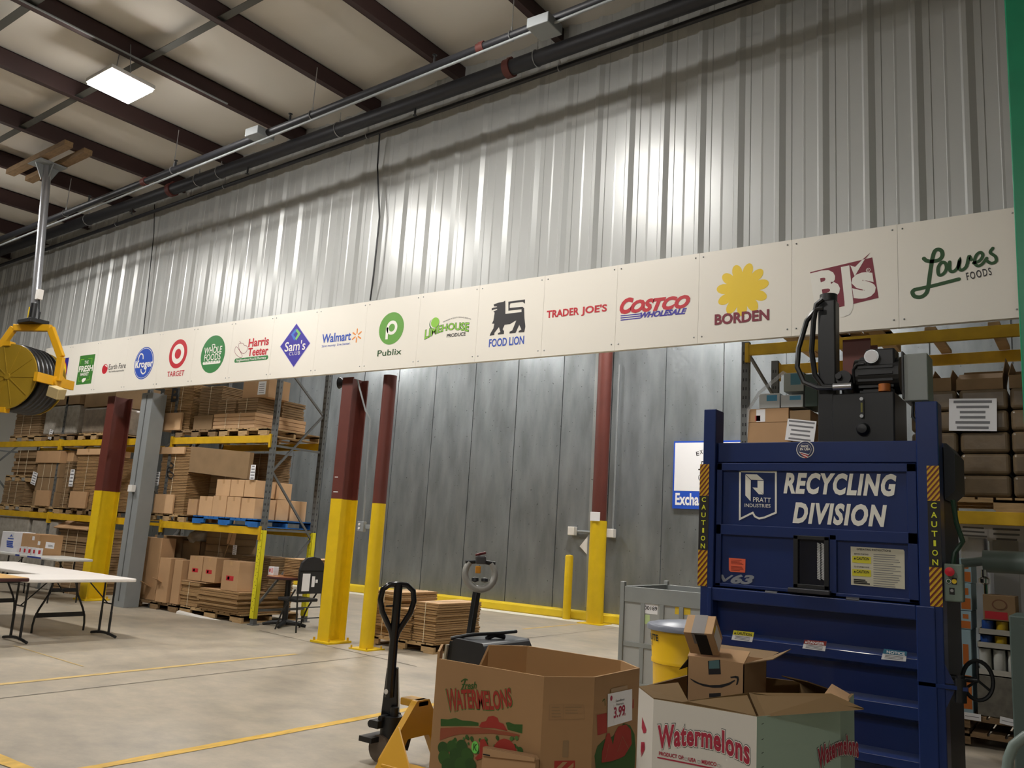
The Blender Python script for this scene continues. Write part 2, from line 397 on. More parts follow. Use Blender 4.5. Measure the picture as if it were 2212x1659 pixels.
WPR = c('print_white', 'e9e6de'); PGREEN = c('print_green', '2f7a3d'); DGRN = c('print_dark_green', '1f4a1e'); PBLUE = c('print_blue', '2b4fb0'); PRED = c('print_red', 'bd2430')
PVIO = c('print_violet', '3a2f9a'); PYEL = c('print_yellow', 'e8c522'); LIME = c('print_lime', '86c03c'); MAR = c('print_maroon', '7a1c30'); ORA = c('print_orange', 'e08a3c'); CHAR = c('print_charcoal', '2a2729')
# script lettering panel
t = panel(0, 'white sign panel with dark green script lettering over small capitals'); g = G(ZE)
g.curve([(1240, 578), (1268, 600), (1320, 606), (1385, 592), (1418, 555), (1414, 508), (1380, 490), (1345, 508), (1322, 580), (1300, 720), (1282, 850), (1262, 915), (1210, 952), (1150, 945), (1128, 905), (1150, 880)], 36, 0, 0)
g.stroke([(1150, 880), (1320, 845), (1580, 778)], 34, 0, 0)
g.curve([(1410, 618), (1378, 670), (1385, 735), (1425, 730), (1458, 680), (1450, 625)], 30, 0, 1, True)
g.curve([(1490, 612), (1492, 690), (1525, 705), (1568, 665), (1588, 590), (1580, 670), (1612, 690), (1655, 650), (1678, 560), (1700, 590)], 30, 0, 1)
g.curve([(1722, 622), (1780, 600), (1812, 550), (1790, 518), (1750, 545), (1732, 610), (1760, 650), (1805, 632), (1850, 575)], 28, 0, 1)
g.curve([(1908, 478), (1885, 520), (1935, 560), (1940, 605), (1895, 625), (1850, 600)], 28, 0, 1)
g.build('emblem', [DGRN], t)
G(ZE).text('FOODS', 1660, 788, 1900, 735, 72, 0, 1, .012, 0, False, space=1.25).build('lettering', [CHAR], t)
# maroon square with tick
t = panel(1, 'white sign panel with tilted maroon square and white tick mark'); g = G(ZE)
g.poly([(135, 710), (738, 567), (800, 960), (190, 1105)], 0, 0)
g.text('B', 196, 990, 412, 940, 262, 1, 1, .05, 0, False); g.text('J', 425, 1018, 535, 998, 335, 1, 1, .04, 0, False); g.text('s', 585, 955, 752, 920, 205, 1, 1, .05, 0, False)
g.poly([(526, 645), (572, 660), (640, 592), (668, 583), (568, 750)], 1, 1); g.poly([(640, 592), (722, 518), (668, 583)], 0, 1)
g.disc(700, 690, 20, 1, 1, 16); g.disc(700, 690, 15, 0, 2, 16); g.text('R', 693, 700, 707, 698, 20, 1, 3)
g.build('emblem', [MAR, WPR], t)
# yellow flower
t = panel(2, 'white sign panel with yellow flower above dark red capitals'); g = G(ZD)
cu, cv = g.q(1425, 430); rad = abs(g.q(1425, 145)[1]-cv); pts = []
for i in range(132):
    a = i*2*pi/132; ph = (i % 12)/12; pts.append((cu+.98*rad*(.66+.34*sin(pi*ph)**.7)*sin(a), cv+rad*(.66+.34*sin(pi*ph)**.7)*cos(a)))
g.uvpoly(pts, 0, 0); g.build('emblem', [PYEL], t)
G(ZD).text('BORDEN', 1130, 812, 1712, 755, 108, 0, 2, .035).build('lettering', [MAR], t)
# red heavy italics, blue second line
t = panel(3, 'white sign panel with heavy red italics over blue italics and three stripes')
G(ZD).text('C', 105, 690, 235, 668, 145, 0, 1, .06, .35, False).text('OSTCO', 218, 676, 845, 618, 120, 0, 1, .06, .35, False).build('emblem', [PRED], t)
g = G(ZD).text('WHOLESALE', 322, 738, 818, 690, 56, 0, 1, .045, .35, False)
for dy in (0, 23, 46): g.stroke([(108, 716+dy), (322-dy*.1, 693+dy)], 11, 0, 0)
g.build('lettering', [PVIO], t)
t = panel(4, 'white sign panel with one line of red serif style capitals')
G(ZC).text('TRADER', 1515, 436, 1858, 398, 74, 0, 1, .03, 0, False).text("JOE'S", 1892, 390, 2163, 362, 74, 0, 1, .03, 0, False).build('lettering', [PRED], t)
# black standing lion silhouette (a plain heraldic beast)
t = panel(5, 'white sign panel with black striding beast above blue capitals'); g = G(ZC)
g.poly([(917, 355), (917, 332), (938, 325), (975, 318), (972, 312), (942, 312), (938, 290), (985, 272), (1040, 262), (1063, 248), (1065, 285), (1065, 393), (1240, 372), (1240, 342), (1097, 358), (1097, 260), (1278, 236), (1278, 282), (1252, 262), (1120, 278), (1112, 300), (1112, 328), (1250, 315), (1268, 330), (1272, 440), (1282, 530), (1270, 590), (1207, 595), (1210, 578), (1238, 562), (1215, 510), (1175, 600), (1108, 605), (1112, 585), (1140, 572), (1185, 460), (1115, 503), (1057, 510), (1035, 560), (1050, 580), (1048, 612), (983, 618), (985, 602), (1010, 590), (995, 535), (945, 600), (945, 622), (893, 630), (905, 600), (935, 550), (945, 500), (918, 498), (935, 465), (948, 380), (935, 365), (975, 350), (975, 338), (940, 345)], 0, 0)
g.build('emblem', [CHAR], t)
G(ZC).text('FOOD LION', 886, 752, 1264, 718, 84, 0, 1, .02).build('lettering', [PBLUE], t)
t = panel(6, 'white sign panel with lime fruit and wavy green lettering'); g = G(ZC)
g.disc(285, 500, 57, 1, 0, 30); g.disc(296, 492, 58, 2, 1, 30); g.disc(303, 487, 55, 0, 2, 30); g.build('emblem', [LIME, DGRN, WPR], t)
g = G(ZC); wv = lambda a: (lambda tx, ty: (tx, ty*(1.25-.3*sin(pi*tx)-.1*tx)+.55*sin(pi*tx)-.45*(1-tx)**2))
g.text('LIMEHOUSE', 192, 632, 664, 582, 78, 0, 0, .05, 0, False, wv(0)); g.text('LIMEHOUSE', 192, 632, 664, 582, 78, 1, 1, .012, 0, False, wv(0))
g.text('PRODUCE', 428, 648, 632, 626, 36, 2, 1, .02); g.text('PURVEYORS OF QUALITY PRODUCE SINCE 1940', 388, 490, 692, 458, 14, 2, 1, 0, 0, False, lambda tx, ty: (tx, ty+2.6*sin(pi*tx)))
g.build('lettering', [DGRN, LIME, CHAR], t)
t = panel(7, 'white sign panel with green disc bearing white ring letter'); g = G(ZB)
g.disc(1925, 260, 182, 0, 0); g.disc(1932, 252, 80, 1, 1); g.disc(1932, 252, 44, 0, 2); g.poly([(1856, 386), (1884, 384), (1892, 250), (1866, 250)], 1, 1); g.build('emblem', [c('print_leaf_green', '5f9a3a'), WPR], t)
G(ZB).text('Publix', 1766, 578, 2036, 553, 66, 0, 1, .008).build('lettering', [DGRN], t)
t = panel(8, 'white sign panel with blue lettering and orange spark'); g = G(ZB)
cu, cv = g.q(1532, 342); r1 = abs(g.q(1532, 270)[1]-cv)
for i in range(6):
    a = pi/2+i*pi/3; g.stroke([(cu+.38*r1*cos(a), cv+.38*r1*sin(a)), (cu+r1*cos(a), cv+r1*sin(a))], .022, 0, 0, uv=True)
g.build('emblem', [ORA], t)
G(ZB).text('Walmart', 1135, 426, 1460, 392, 96, 0, 1, .02).text('Save money. Live better.', 1134, 474, 1458, 444, 27, 0, 1).build('lettering', [PBLUE], t)
t = panel(9, 'white sign panel with violet diamond'); g = G(ZB)
g.poly([(847, 200), (1006, 430), (812, 707), (656, 467)], 3, 0); g.poly([(847, 208), (999, 430), (813, 698), (663, 467)], 0, 1)
g.poly([(838, 266), (786, 330), (822, 400), (840, 372), (812, 333), (848, 292)], 1, 2); g.poly([(852, 262), (899, 318), (842, 400), (834, 374), (866, 322), (840, 290)], 2, 3)
g.build('emblem', [PVIO, c('print_sky', '3f74c8'), c('print_mint', '7ab86a'), c('print_lilac', 'c9c2dc')], t)
G(ZB).text("Sam's", 712, 524, 944, 502, 108, 0, 3, .01).text('CLUB', 762, 570, 886, 557, 38, 0, 3, 0, 0, True, None, 1.2).build('lettering', [WPR], t)
t = panel(10, 'white sign panel with red two line lettering over green bar'); g = G(ZB)
g.rect(332, 609, 190, 24, 0, 0, 1)
g.curve([(150, 480), (148, 540), (190, 585), (222, 590), (225, 560), (190, 500), (165, 470)], 5, 1, 0, True); g.curve([(190, 440), (195, 500), (235, 545), (275, 525), (288, 470), (250, 450), (235, 430), (205, 430)], 5, 1, 0, True); g.curve([(215, 430), (205, 412), (195, 415)], 5, 1, 0)
g.build('emblem', [PGREEN, MAR], t)
G(ZB).text('Harris', 300, 470, 526, 445, 88, 0, 1, .025).text('Teeter', 292, 576, 518, 553, 88, 0, 1, .025).text('Neighborhood Food & Pharmacy', 162, 635, 500, 608, 26, 1, 2, .01).build('lettering', [PRED, WPR], t)
t = panel(11, 'white sign panel with green disc and white three line lettering'); g = G(ZA)
g.disc(1990, 415, 222, 0, 0); g.rect(1976, 516, 104, 18, 1, 1, 1); g.curve([(1988, 330), (1985, 305), (2015, 300), (2012, 325)], 9, 1, 1); g.build('emblem', [PGREEN, WPR], t)
G(ZA).text('WHOLE', 1886, 414, 2096, 392, 74, 0, 2, .012).text('FOODS', 1886, 498, 2080, 478, 76, 0, 2, .012).text('MARKET', 1885, 526, 2068, 508, 18, 1, 2, 0, 0, True, None, 1.6).build('lettering', [WPR, PGREEN], t)
t = panel(12, 'white sign panel with red ring and dot above red capitals'); g = G(ZA)
g.disc(1575, 411, 171, 0, 0); g.disc(1575, 411, 117, 1, 1); g.disc(1575, 411, 59, 0, 2); g.build('emblem', [PRED, WPR], t)
G(ZA).text('TARGET', 1443, 686, 1644, 668, 60, 0, 1, .012).build('lettering', [PRED], t)
t = panel(13, 'white sign panel with blue disc and looped white lettering'); g = G(ZA)
g.disc(1166, 522, 190, 0, 0); g.disc(1166, 522, 178, 1, 1); g.disc(1166, 522, 172, 0, 2); g.build('emblem', [PBLUE, WPR], t)
G(ZA).text('Kroger', 1064, 580, 1268, 560, 78, 0, 3, .03).curve([(1085, 575), (1105, 470), (1130, 415), (1158, 425), (1160, 470)], 16, 0, 3).curve([(1192, 560), (1190, 620), (1160, 650), (1137, 628), (1135, 598)], 16, 0, 3).build('lettering', [WPR], t)
t = panel(14, 'white sign panel with small red fruit beside thin grey lettering'); g = G(ZA)
g.disc(700, 592, 58, 0, 0); g.poly([(700, 545), (722, 545), (735, 575), (712, 560)], 1, 1); g.build('emblem', [PRED, WPR], t)
G(ZA).text('Earth Fare', 744, 602, 948, 578, 62, 0, 1).text('The healthy supermarket', 745, 638, 930, 614, 20, 0, 1).build('lettering', [CHAR], t)
t = panel(15, 'white sign panel with upright green rectangle'); g = G(ZA)
g.rect(471, 600, 89, 172, 0, 0)
for (x0, y0, x1, y1, x2, y2) in ((412, 530, 416, 482, 455, 478), (545, 525, 550, 462, 505, 468), (390, 690, 386, 740, 425, 735), (520, 680, 515, 722, 480, 726)): g.stroke([(x0, y0), (x1, y1), (x2, y2)], 6, 1, 1)
g.poly([(425, 725), (440, 705), (475, 700), (470, 725), (445, 750), (430, 752)], 2, 1); g.build('emblem', [c('print_moss', '3f7a34'), LIME, WPR], t)
G(ZA).text('THE', 457, 533, 504, 528, 36, 0, 2, .015).text('FRESH', 389, 630, 552, 612, 66, 0, 2, .03).text('MARKET', 408, 678, 506, 666, 36, 0, 2, .02).build('lettering', [WPR], t)
t = panel(16, 'white sign panel with blue square and yellow disc behind the hose reel'); g = G(ZA)
u1 = g.q(246, 628)[0]; v0 = g.q(222, 800)[1]; v1 = g.q(272, 455)[1]; s_ = v1-v0
g.uvpoly([(u1-s_, v0), (u1, v0), (u1, v1), (u1-s_, v1)], 0, 0)
for (r_, mi, L) in ((.475, 2, 1), (.45, 1, 2)): g.uvpoly([(u1-s_/2+r_*s_*cos(i*pi/20), (v0+v1)/2+r_*s_*sin(i*pi/20)) for i in range(40)], mi, L)
g.build('emblem', [c('print_navy', '2c2a86'), PYEL, PRED], t)
g = G(ZA); vm = (v0+v1)/2-.08*s_
for ch, a_, b_, mi in (('L', .1, .3, 0), ('i', .33, .43, 1), ('D', .46, .68, 0), ('L', .71, .9, 0)): g.text(ch, 0, 0, 0, 0, 0, mi, 3, .03, uv=((u1-s_+a_*s_, vm-(.05*s_ if mi else 0)), (u1-s_+b_*s_, vm-(.05*s_ if mi else 0)), .17*s_))
g.build('lettering', [c('print_navy', '2c2a86'), PRED], t)
# ================================================================ pipes under the roof
def pline(p, q, Y): a, c_ = at(*p, Y), at(*q, Y); d = (c_-a)/(c_.x-a.x); return lambda X: a+d*(X-a.x)
big = pline((104, 506), (1300, 76), 8.05); thin = pline((104, 537), (1300, 115), 8.33); br = pline((0, 517), (1300, 0), 7.0)
RUSTY = mat('coupling_rust_red', '5a2a24', .6)
def piperun(name, label, f, r, x0, x1, hang, coup, heads, up):
    t = thing(name, label, 'pipe', f(-9))
    MB().cyl(f(x0), f(x1), r, n=20).build('pipe', PIPE, t, True)
    for X in coup:
        c0 = f(X); b = MB().cyl(c0-V((.05, 0, .002)), c0+V((.05, 0, .002)), r*1.22, n=20); b.box(c0.x-.04, c0.x+.04, c0.y-.02, c0.y+.02, c0.z+r*1.1, c0.z+r*1.5); b.build('coupling', RUSTY, t, True)
    for X in hang:
        c0 = f(X); zt = roofz(X, c0.y)+.02; b = MB()
        b.tube([c0+V((0, (r+.008)*cos(a*pi/10), (r+.008)*sin(a*pi/10))) for a in range(20)], .007, 6, closed=True)
        b.cyl(c0+V((0, 0, r)), (c0.x, c0.y, max(zt, c0.z+r+.05)), .006, n=6); b.cyl(c0+V((0, 0, r)), c0+V((0, 0, r+.06)), .014, n=8)
        b.build('hanger', STEEL, t)
    for X in heads:
        c0 = f(X); s_ = 1 if up else -1
        b = MB().cyl(c0+V((0, 0, s_*r*.9)), c0+V((0, 0, s_*(r+.07))), .016, n=8); b.cyl(c0+V((0, 0, s_*(r+.07))), c0+V((0, 0, s_*(r+.1))), .012, n=8); b.cyl(c0+V((0, 0, s_*(r+.1))), c0+V((0, 0, s_*(r+.106))), .03, n=10)
        b.build('sprinkler_head', BLACK, t)
    return t
hx = [at(x, y, 8.05).x for x, y in ((600-125, 380), (733, 273), (1160, 120), (428, 395), (190, 478))]
piperun('sprinkler_main', 'thick black pipe running under the roof along the wall', big, .1, XL+.1, XR-.1, [h for h in hx if h]+[-1.5], [at(1100, 150, 8.05).x, at(372, 405, 8.05).x, -1.0], [-11.2, -7.6, -14.5], False)
piperun('sprinkler_line', 'thin dark pipe hung close to the ribbed wall below the thick pipe', thin, .033, XL+.1, XR-.1, [at(x, y, 8.33).x for x, y in ((793, 300), (1208, 150), (485, 400), (252, 487))]+[-2], [], [], False)
piperun('sprinkler_branch', 'medium black pipe with upright heads out from the wall under the beams', br, .05, XL+.1, XR-.1, [at(x, y, 7.).x for x, y in ((678, 212), (1107, 45), (378, 340), (145, 440))]+[-3], [at(1042, 70, 7.).x, at(315, 373, 7.).x], [at(x, y, 7.).x for x, y in ((629, 235), (940, 110), (382, 335), (195, 415))], True)
f = pline((0, 530), (1300, 8), 6.95); t = thing('conduit', 'slim grey conduit with junction boxes strapped beside the medium pipe', 'conduit', f(-9))
MB().cyl(f(XL+.1), f(XR-.1), .016, n=8).build('tube', GREY, t, True)
X_ = PX0-PSP+.1; b2 = MB().cyl((X_, -6, roofz(X_, -6)-.0), (X_, 6.9, roofz(X_, 6.9)-.0), .014, n=8); tag(b2.build('conduit', GREY, None, True), 'thin conduit running along the roof beam beside the glowing lamp', 'conduit')
for px in ((560, 282), (1175, 45)): p = at(*px, 6.95); MB().box(p.x-.14, p.x+.14, 6.82, 7.12, p.z-.12, p.z).build('junction_box', GREY, t, bevel=.01)
b = MB(); p0 = at(822, 290, 8.38); p1 = at(795, 640, 8.38)
b.tube([(p0.x, 8.36, p0.z+.05), (p0.x-.02, 8.4, p0.z-.5), (p1.x+.06, 8.4, p1.z+1.2), (p1.x+.05, 8.4, 5.2), (p1.x, 8.43, 4.82)], .012, 6)
tag(b.build('cable', BLACK, None, True), 'loose black cable hanging down the ribbed wall above the sign', 'cable')
b = MB(); p0 = at(333, 470, 8.4); p1 = at(305, 720, 8.4); b.tube([(p0.x, 8.37, p0.z+.25), (p0.x, 8.44, p0.z-.3), (p1.x, 8.44, 4.82)], .008, 6)
tag(b.build('cable', BLACK, None, True), 'thin dark wire down the ribbed wall above the blue disc panel', 'cable')
# ================================================================ lamps
TUBE = mat('lamp_tube_glow', (1, .97, .93), .4, emit=LAMP)
HOUS = mat('lamp_housing_white', 'cfcfcb', .4)
lampref = None
def highbay(x, y, z, label, group=None, w=.62, d=.62):
    global lampref
    if lampref is None:
        t = thing('high_bay_light', label, 'ceiling light', (0, 0, 0)); lampref = t
        MB().box(-w/2, w/2, -d/2, d/2, .03, .09).build('housing', HOUS, t, bevel=.01)
        MB().box(-w/2+.02, w/2-.02, -d/2+.02, d/2-.02, .0, .029).build('lens', TUBE, t, bevel=.004)
        for sx in (-1, 1): MB().cyl((sx*w*.35, 0, .09), (sx*w*.2, 0, .6), .006, n=6).build('hanging_cable', GREY, t)
    else: t = copy_tree(lampref)
    t.location = (x, y, z); t.rotation_euler = (0, -.0573, 0); t['label'] = label
    if group: t['group'] = group
    elif 'group' in t: del t['group']
    return t
p = atz(260, 190, 7.15)
highbay(p.x, p.y, 7.15, 'glowing rectangular high bay light hung among the roof beams')
LG = 'high bay lights over the open floor'
for (x, y) in LAMPS_OPEN: highbay(x, y, roofz(x, y)-.45, 'rectangular high bay light over the open floor out of the picture', LG)
LG = 'high bay lights over the deep bay'
for (x, y) in LAMPS_BAY: highbay(x, y, roofz(x, y)-.45, 'rectangular high bay light over the bay behind the ribbed wall', LG)
# ================================================================ columns
def ibeam(b, x, y, bf, d, z0, z1, m, tf=.02, tw=.014):
    b.box(x-bf/2, x+bf/2, y, y+tf, z0, z1, m).box(x-bf/2, x+bf/2, y+d-tf, y+d, z0, z1, m).box(x-tw/2, x+tw/2, y+tf, y+d-tf, z0, z1, m)
def icol(x, y, bf, d, zy, label, ztop=3.74):
    t = thing('steel_column', label, 'column', (x, y+d/2, 0))
    b = MB(); ibeam(b, x, y, bf, d, zy, ztop, 0); b.build('maroon_shaft', MAROON, t)
    b = MB(); ibeam(b, x, y, bf+.004, d+.004, .03, zy, 0); b.build('yellow_foot', YEL, t)
    MB().box(x-bf/2-.08, x+bf/2+.08, y-.06, y+d+.06, 0, .03).build('base_plate', YEL, t, bevel=.005)
    for sx in (-1, 1):
        for yy in (y-.02, y+d+.02):
            MB().cyl((x+sx*(bf/2+.04), yy, .03), (x+sx*(bf/2+.04), yy, .07), .016, n=6).build('anchor_bolt', YELB, t)
    return t
t = icol(-8.93, 8.55, .21, .32, 1.98, 'maroon steel column with yellow foot beside the pipe column')
b = MB(); p = at(722, 828, 8.7); b.cyl((-9.2, 8.72, p.z), (-9.1, 8.72, p.z), .045, n=14); b.cyl((-9.26, 8.7, p.z), (-9.2, 8.72, p.z), .09, .05, n=16); b.box(-9.1, -9.03, 8.67, 8.77, p.z-.07, p.z+.07); b.build('horn_speaker', BLACK, t, True)
for z, w in ((2.28, .03), (2.07, .045)): MB().box(-9.0, -9.0+2*w, 8.546, 8.55, z, z+.012).build('white_tag', PAPER, t)
t = thing('pipe_column', 'round maroon pipe column with yellow foot near the taller I beam column', 'column', (-8.2, 8.66, 0))
MB().cyl((-8.2, 8.66, 1.94), (-8.2, 8.66, 3.74), .094, n=28).build('maroon_shaft', MAROON, t, True)
MB().cyl((-8.2, 8.66, .012), (-8.2, 8.66, 1.94), .096, n=28).build('yellow_foot', YEL, t, True)
MB().box(-8.37, -8.03, 8.5, 8.84, 0, .015).build('base_plate', YEL, t)
for sx in (-1, 1):
    for sy in (-1, 1): MB().cyl((-8.2+sx*.14, 8.66+sy*.14, .015), (-8.2+sx*.14, 8.66+sy*.14, .05), .012, n=6).build('anchor_bolt', YELB, t)
p = at(777, 1137, 8.6); b = MB().box(p.x-.05, p.x+.07, 8.6, 8.66, p.z-.07, p.z+.07).box(p.x+.07, -8.28, 8.625, 8.645, p.z-.03, p.z+.03); b.build('outlet_box', GREY, t, bevel=.005)
b = MB(); 
for dz in (-.025, .028): b.cyl((p.x-.01, 8.593, p.z+dz), (p.x-.01, 8.6, p.z+dz), .018, n=12)
b.build('socket_face', WHITE, t)
q = at(802, 905, 8.6); MB().tube([(p.x+.03, 8.63, p.z+.07), (q.x-.02, 8.6, q.z), (q.x-.1, 8.57, q.z+.12), (at(772, 820, 8.58).x, 8.58, 3.7)], .012, 8).build('conduit_tube', GREY, t, True)
icol(-15.22, 8.6, .24, .36, 1.97, 'maroon steel column with yellow foot next to the grey box column')
t = thing('box_column', 'plain grey painted box column reaching up behind the sign', 'column', (-14.0, 8.7, 0))
MB().box(-14.16, -13.82, 8.56, 8.84, 0, 3.74).build('shaft', GREY, t, bevel=.004); MB().box(-14.0, -13.985, 8.55, 8.56, .1, 3.7).build('seam_strip', RACKG, t)
p = at(258, 1054, 8.5); MB().box(-14.05, -13.93, 8.47, 8.55, p.z-.06, p.z+.06).build('switch_box', WHITE, t, bevel=.006)
icol(at(1850, 760, 8.6).x, 8.6, .26, .34, 1.9, 'maroon steel column standing behind the blue baler')
t = thing('pipe_column', 'slim maroon column with yellow foot against the galvanised wall', 'column', (-8.42, 15.35, 0))
MB().cyl((-8.42, 15.35, 2.03), (-8.42, 15.35, 7.6), .15, n=24).build('maroon_shaft', MAROON, t, True); MB().cyl((-8.42, 15.35, .01), (-8.42, 15.35, 2.03), .17, n=24).build('yellow_foot', YEL, t, True)
MB().box(-8.68, -8.16, 15.1, 15.6, 0, .015).build('base_plate', YEL, t); MB().box(-8.52, -8.3, 15.165, 15.175, 2.02, 2.2).build('white_notice', PAPER, t)
t = thing('bollard', 'short plain yellow bollard at the kerb', 'bollard', (-9.2, KY-.12, 0))
MB().lathe([(.085, 0), (.085, 1.27), (.07, 1.3), (.001, 1.31)], (-9.2, KY-.12, 0), n=20).build('post', YEL, t, True)
p = at(1236, 1147, 15.9); t = thing('outlet_rail', 'grey conduit with a white outlet box at each end on the galvanised wall', 'electrical outlet', p)
MB().cyl(p+V((.1, .05, 0)), at(1318, 1152, 15.95), .025, n=8).build('conduit_tube', GREY, t)
for q in (p, at(1320, 1152, 15.9)): MB().box(q.x-.08, q.x+.08, 15.84, 15.98, q.z-.09, q.z+.09).build('outlet_box', WHITE, t, bevel=.01)
q = at(1324, 1144, 15.95); MB().cyl(q, (q.x, q.y, 5.4), .018, n=8).build('riser_tube', GREY, t)
p = at(1288, 1180, 15.985); tag(MB().obox(p+V((-.1, 0, 0)), (.42, .024, .42), (0, .7, 0)).build('board_sign', WHITE), 'pale square board hung diamond wise behind the slim yellow footed column', 'board')
# ================================================================ hose reel on its drop pole
mt = atroof(105, 345); bt = at(73, 690, mt.y)
t = thing('hose_reel', 'yellow framed hose reel with thick black hose hanging from a silver pole', 'hose reel', bt)
b = MB().cyl((mt.x, mt.y, mt.z-.1), bt, .065, n=20); b.build('pole', mat('silver_paint', 'a9abb0', .3, .6), t, True)
b = MB().box(mt.x-.22, mt.x+.22, mt.y-.22, mt.y+.22, mt.z-.12, mt.z-.1)
for s_ in (-1, 1): b.prism([(mt.x+s_*.07, mt.y-.01, mt.z-.12), (mt.x+s_*.2, mt.y-.01, mt.z-.12), (mt.x+s_*.07, mt.y-.01, mt.z-.38)], (0, .02, 0)); b.prism([(mt.x-.01, mt.y+s_*.07, mt.z-.12), (mt.x-.01, mt.y+s_*.2, mt.z-.12), (mt.x-.01, mt.y+s_*.07, mt.z-.38)], (.02, 0, 0))
b.build('ceiling_bracket', GREY, t)
for dy in (-.16, .16): MB().obox((mt.x, mt.y+dy, mt.z-.05), (1.9, .14, .09), (0, -.0573, 0)).build('support_plank', WOODD, t)
dd = 0
for _ in range(20): pc_ = at(17, 813, bt.y-.285+.39*dd); dd = (pc_.x-bt.x-.121)/.92
cx, cy, cz = bt.x+dd, bt.y, pc_.z
p = at(86, 637, bt.y); b = MB().box(p.x-.04, p.x+.05, p.y-.05, p.y+.03, p.z-.08, p.z+.08); b.build('junction_box', WHITE, t)
MB().tube([p+V((0, 0, -.08)), p+V((.05, 0, -.25)), p+V((.14, -.02, -.42)), (p.x+.1, p.y, bt.z+.1)], .012, 6).build('cable', BLACK, t)
b = MB().obox((bt.x, bt.y, bt.z-.05), (.42, .3, .07)); b.build('swivel_plate', BLACK, t, bevel=.01)
b = MB().cyl((bt.x+.15, bt.y-.1, bt.z-.02), (bt.x+.15, bt.y-.1, bt.z+.22), .05, n=14); b.build('motor', BLACK, t, True)
b = MB().box(bt.x-.1, bt.x-.07, bt.y-.06, bt.y-.03, bt.z-.02, bt.z+.2); b.build('clamp_strap', YEL, t)
YO = mat('reel_yellow', 'd9a21b', .4)
Rr, L = .50, .62
zt = bt.z-.11
b = MB()
yk = [(cx-.62, cz), (cx-.62, cz+.38), (bt.x-.34, zt-.03), (bt.x+.34, zt-.03), (cx+.62, cz+.38), (cx+.62, cz)]
for (a, d) in zip(yk, yk[1:]): b.bar((a[0], cy, a[1]), (d[0], cy, d[1]), .11, .07, up=(0, 1, 0))
b.build('yoke', YO, t, bevel=.008)
for s_ in (-1, 1):
    b = MB().box(cx+s_*.56-.03, cx+s_*.56+.03, cy-L/2-.08, cy+L/2+.1, cz-.07, cz+.07); b.cyl((cx+s_*.59, cy+.05, cz), (cx+s_*.63, cy+.05, cz), .11, n=20); b.build('side_bracket', YO, t)
for s_ in (-1, 1):
    y = cy+s_*L/2; b = MB().cyl((cx, y-.012, cz), (cx, y+.012, cz), Rr+.01, n=48); b.cyl((cx, y-.03, cz), (cx, y+.03, cz), .05, n=16)
    for i in range(10):
        a = i*pi/5; b.bar((cx+.06*cos(a), y+s_*.014, cz+.06*sin(a)), (cx+(Rr-.02)*cos(a), y+s_*.014, cz+(Rr-.02)*sin(a)), .012, .01, up=(0, 1, 0))
    b.build('drum_disc', mat('drum_ochre', '94781c', .5, n=.06, scale=4), t, True)
for q_ in ((cx-.06, cx+.06, cz-Rr-.06, cz-Rr+.02), (cx-.16, cx-.04, cz+Rr-.02, cz+Rr+.05)): MB().box(q_[0], q_[1], cy-L/2-.03, cy-L/2+.08, q_[2], q_[3]).build('disc_clip', YO, t)
RUB = mat('black_rubber_hose', '161719', .32, bump=.05, bscale=120)
pts = []
N = 5
for i in range(N*40+1):
    a = i*2*pi/40; pts.append((cx+(Rr-.03)*cos(a), cy-L/2+.08+(L-.16)*i/(N*40), cz+(Rr-.03)*sin(a)))
MB().tube(pts, .062, 10).build('coiled_hose', RUB, t, True)
for ch in t.children:
    if ch.name.split('.')[0] in ('yoke', 'side_bracket', 'drum_disc', 'disc_clip', 'coiled_hose'): ch.data.transform(M.Rotation(R(23), 4, 'Z'))
q = at(122, 848, cy-.05); MB().obox(q, (.2, .16, .16), (.2, .3, .4)).build('hose_stop_block', mat('beige_block', 'b9a678', .6), t, bevel=.01)
# ================================================================ pallets, cartons, bundles
rnd = random.Random(11)
def pallet(label, x0, x1, y0, y1, z, m=WOOD, h=.13, group=None, name='pallet', ends=None):
    t = thing(name, label, 'pallet', ((x0+x1)/2, (y0+y1)/2, z), 0, group)
    n = max(4, int((x1-x0)/.14)); w = (x1-x0)/n; b = MB()
    for i in range(n): b.box(x0+i*w+.012, x0+(i+1)*w-.012, y0, y1, z+h-.02, z+h)
    b.build('plank_decking', m, t)
    for yy in (y0, (y0+y1)/2-.02, y1-.045):
        b = MB()
        if ends and yy == y0:
            b.box(x0+.02, x1-.02, yy, yy+.045, z+.018, z+h-.02)
        else:
            for (a, c_) in ((0, .18), (.41, .59), (.82, 1)): b.box(x0+(x1-x0)*a, x0+(x1-x0)*c_, yy, yy+.045, z+.018, z+h-.02)
            b.box(x0, x1, yy, yy+.045, z+h-.045, z+h-.02)
        b.build('stringer', m, t)
    b = MB()
    for a in (0, .42, .86): b.box(x0+(x1-x0)*a, x0+(x1-x0)*a+(x1-x0)*.14, y0, y1, z, z+.018)
    b.build('bottom_slat', m, t)
    return t
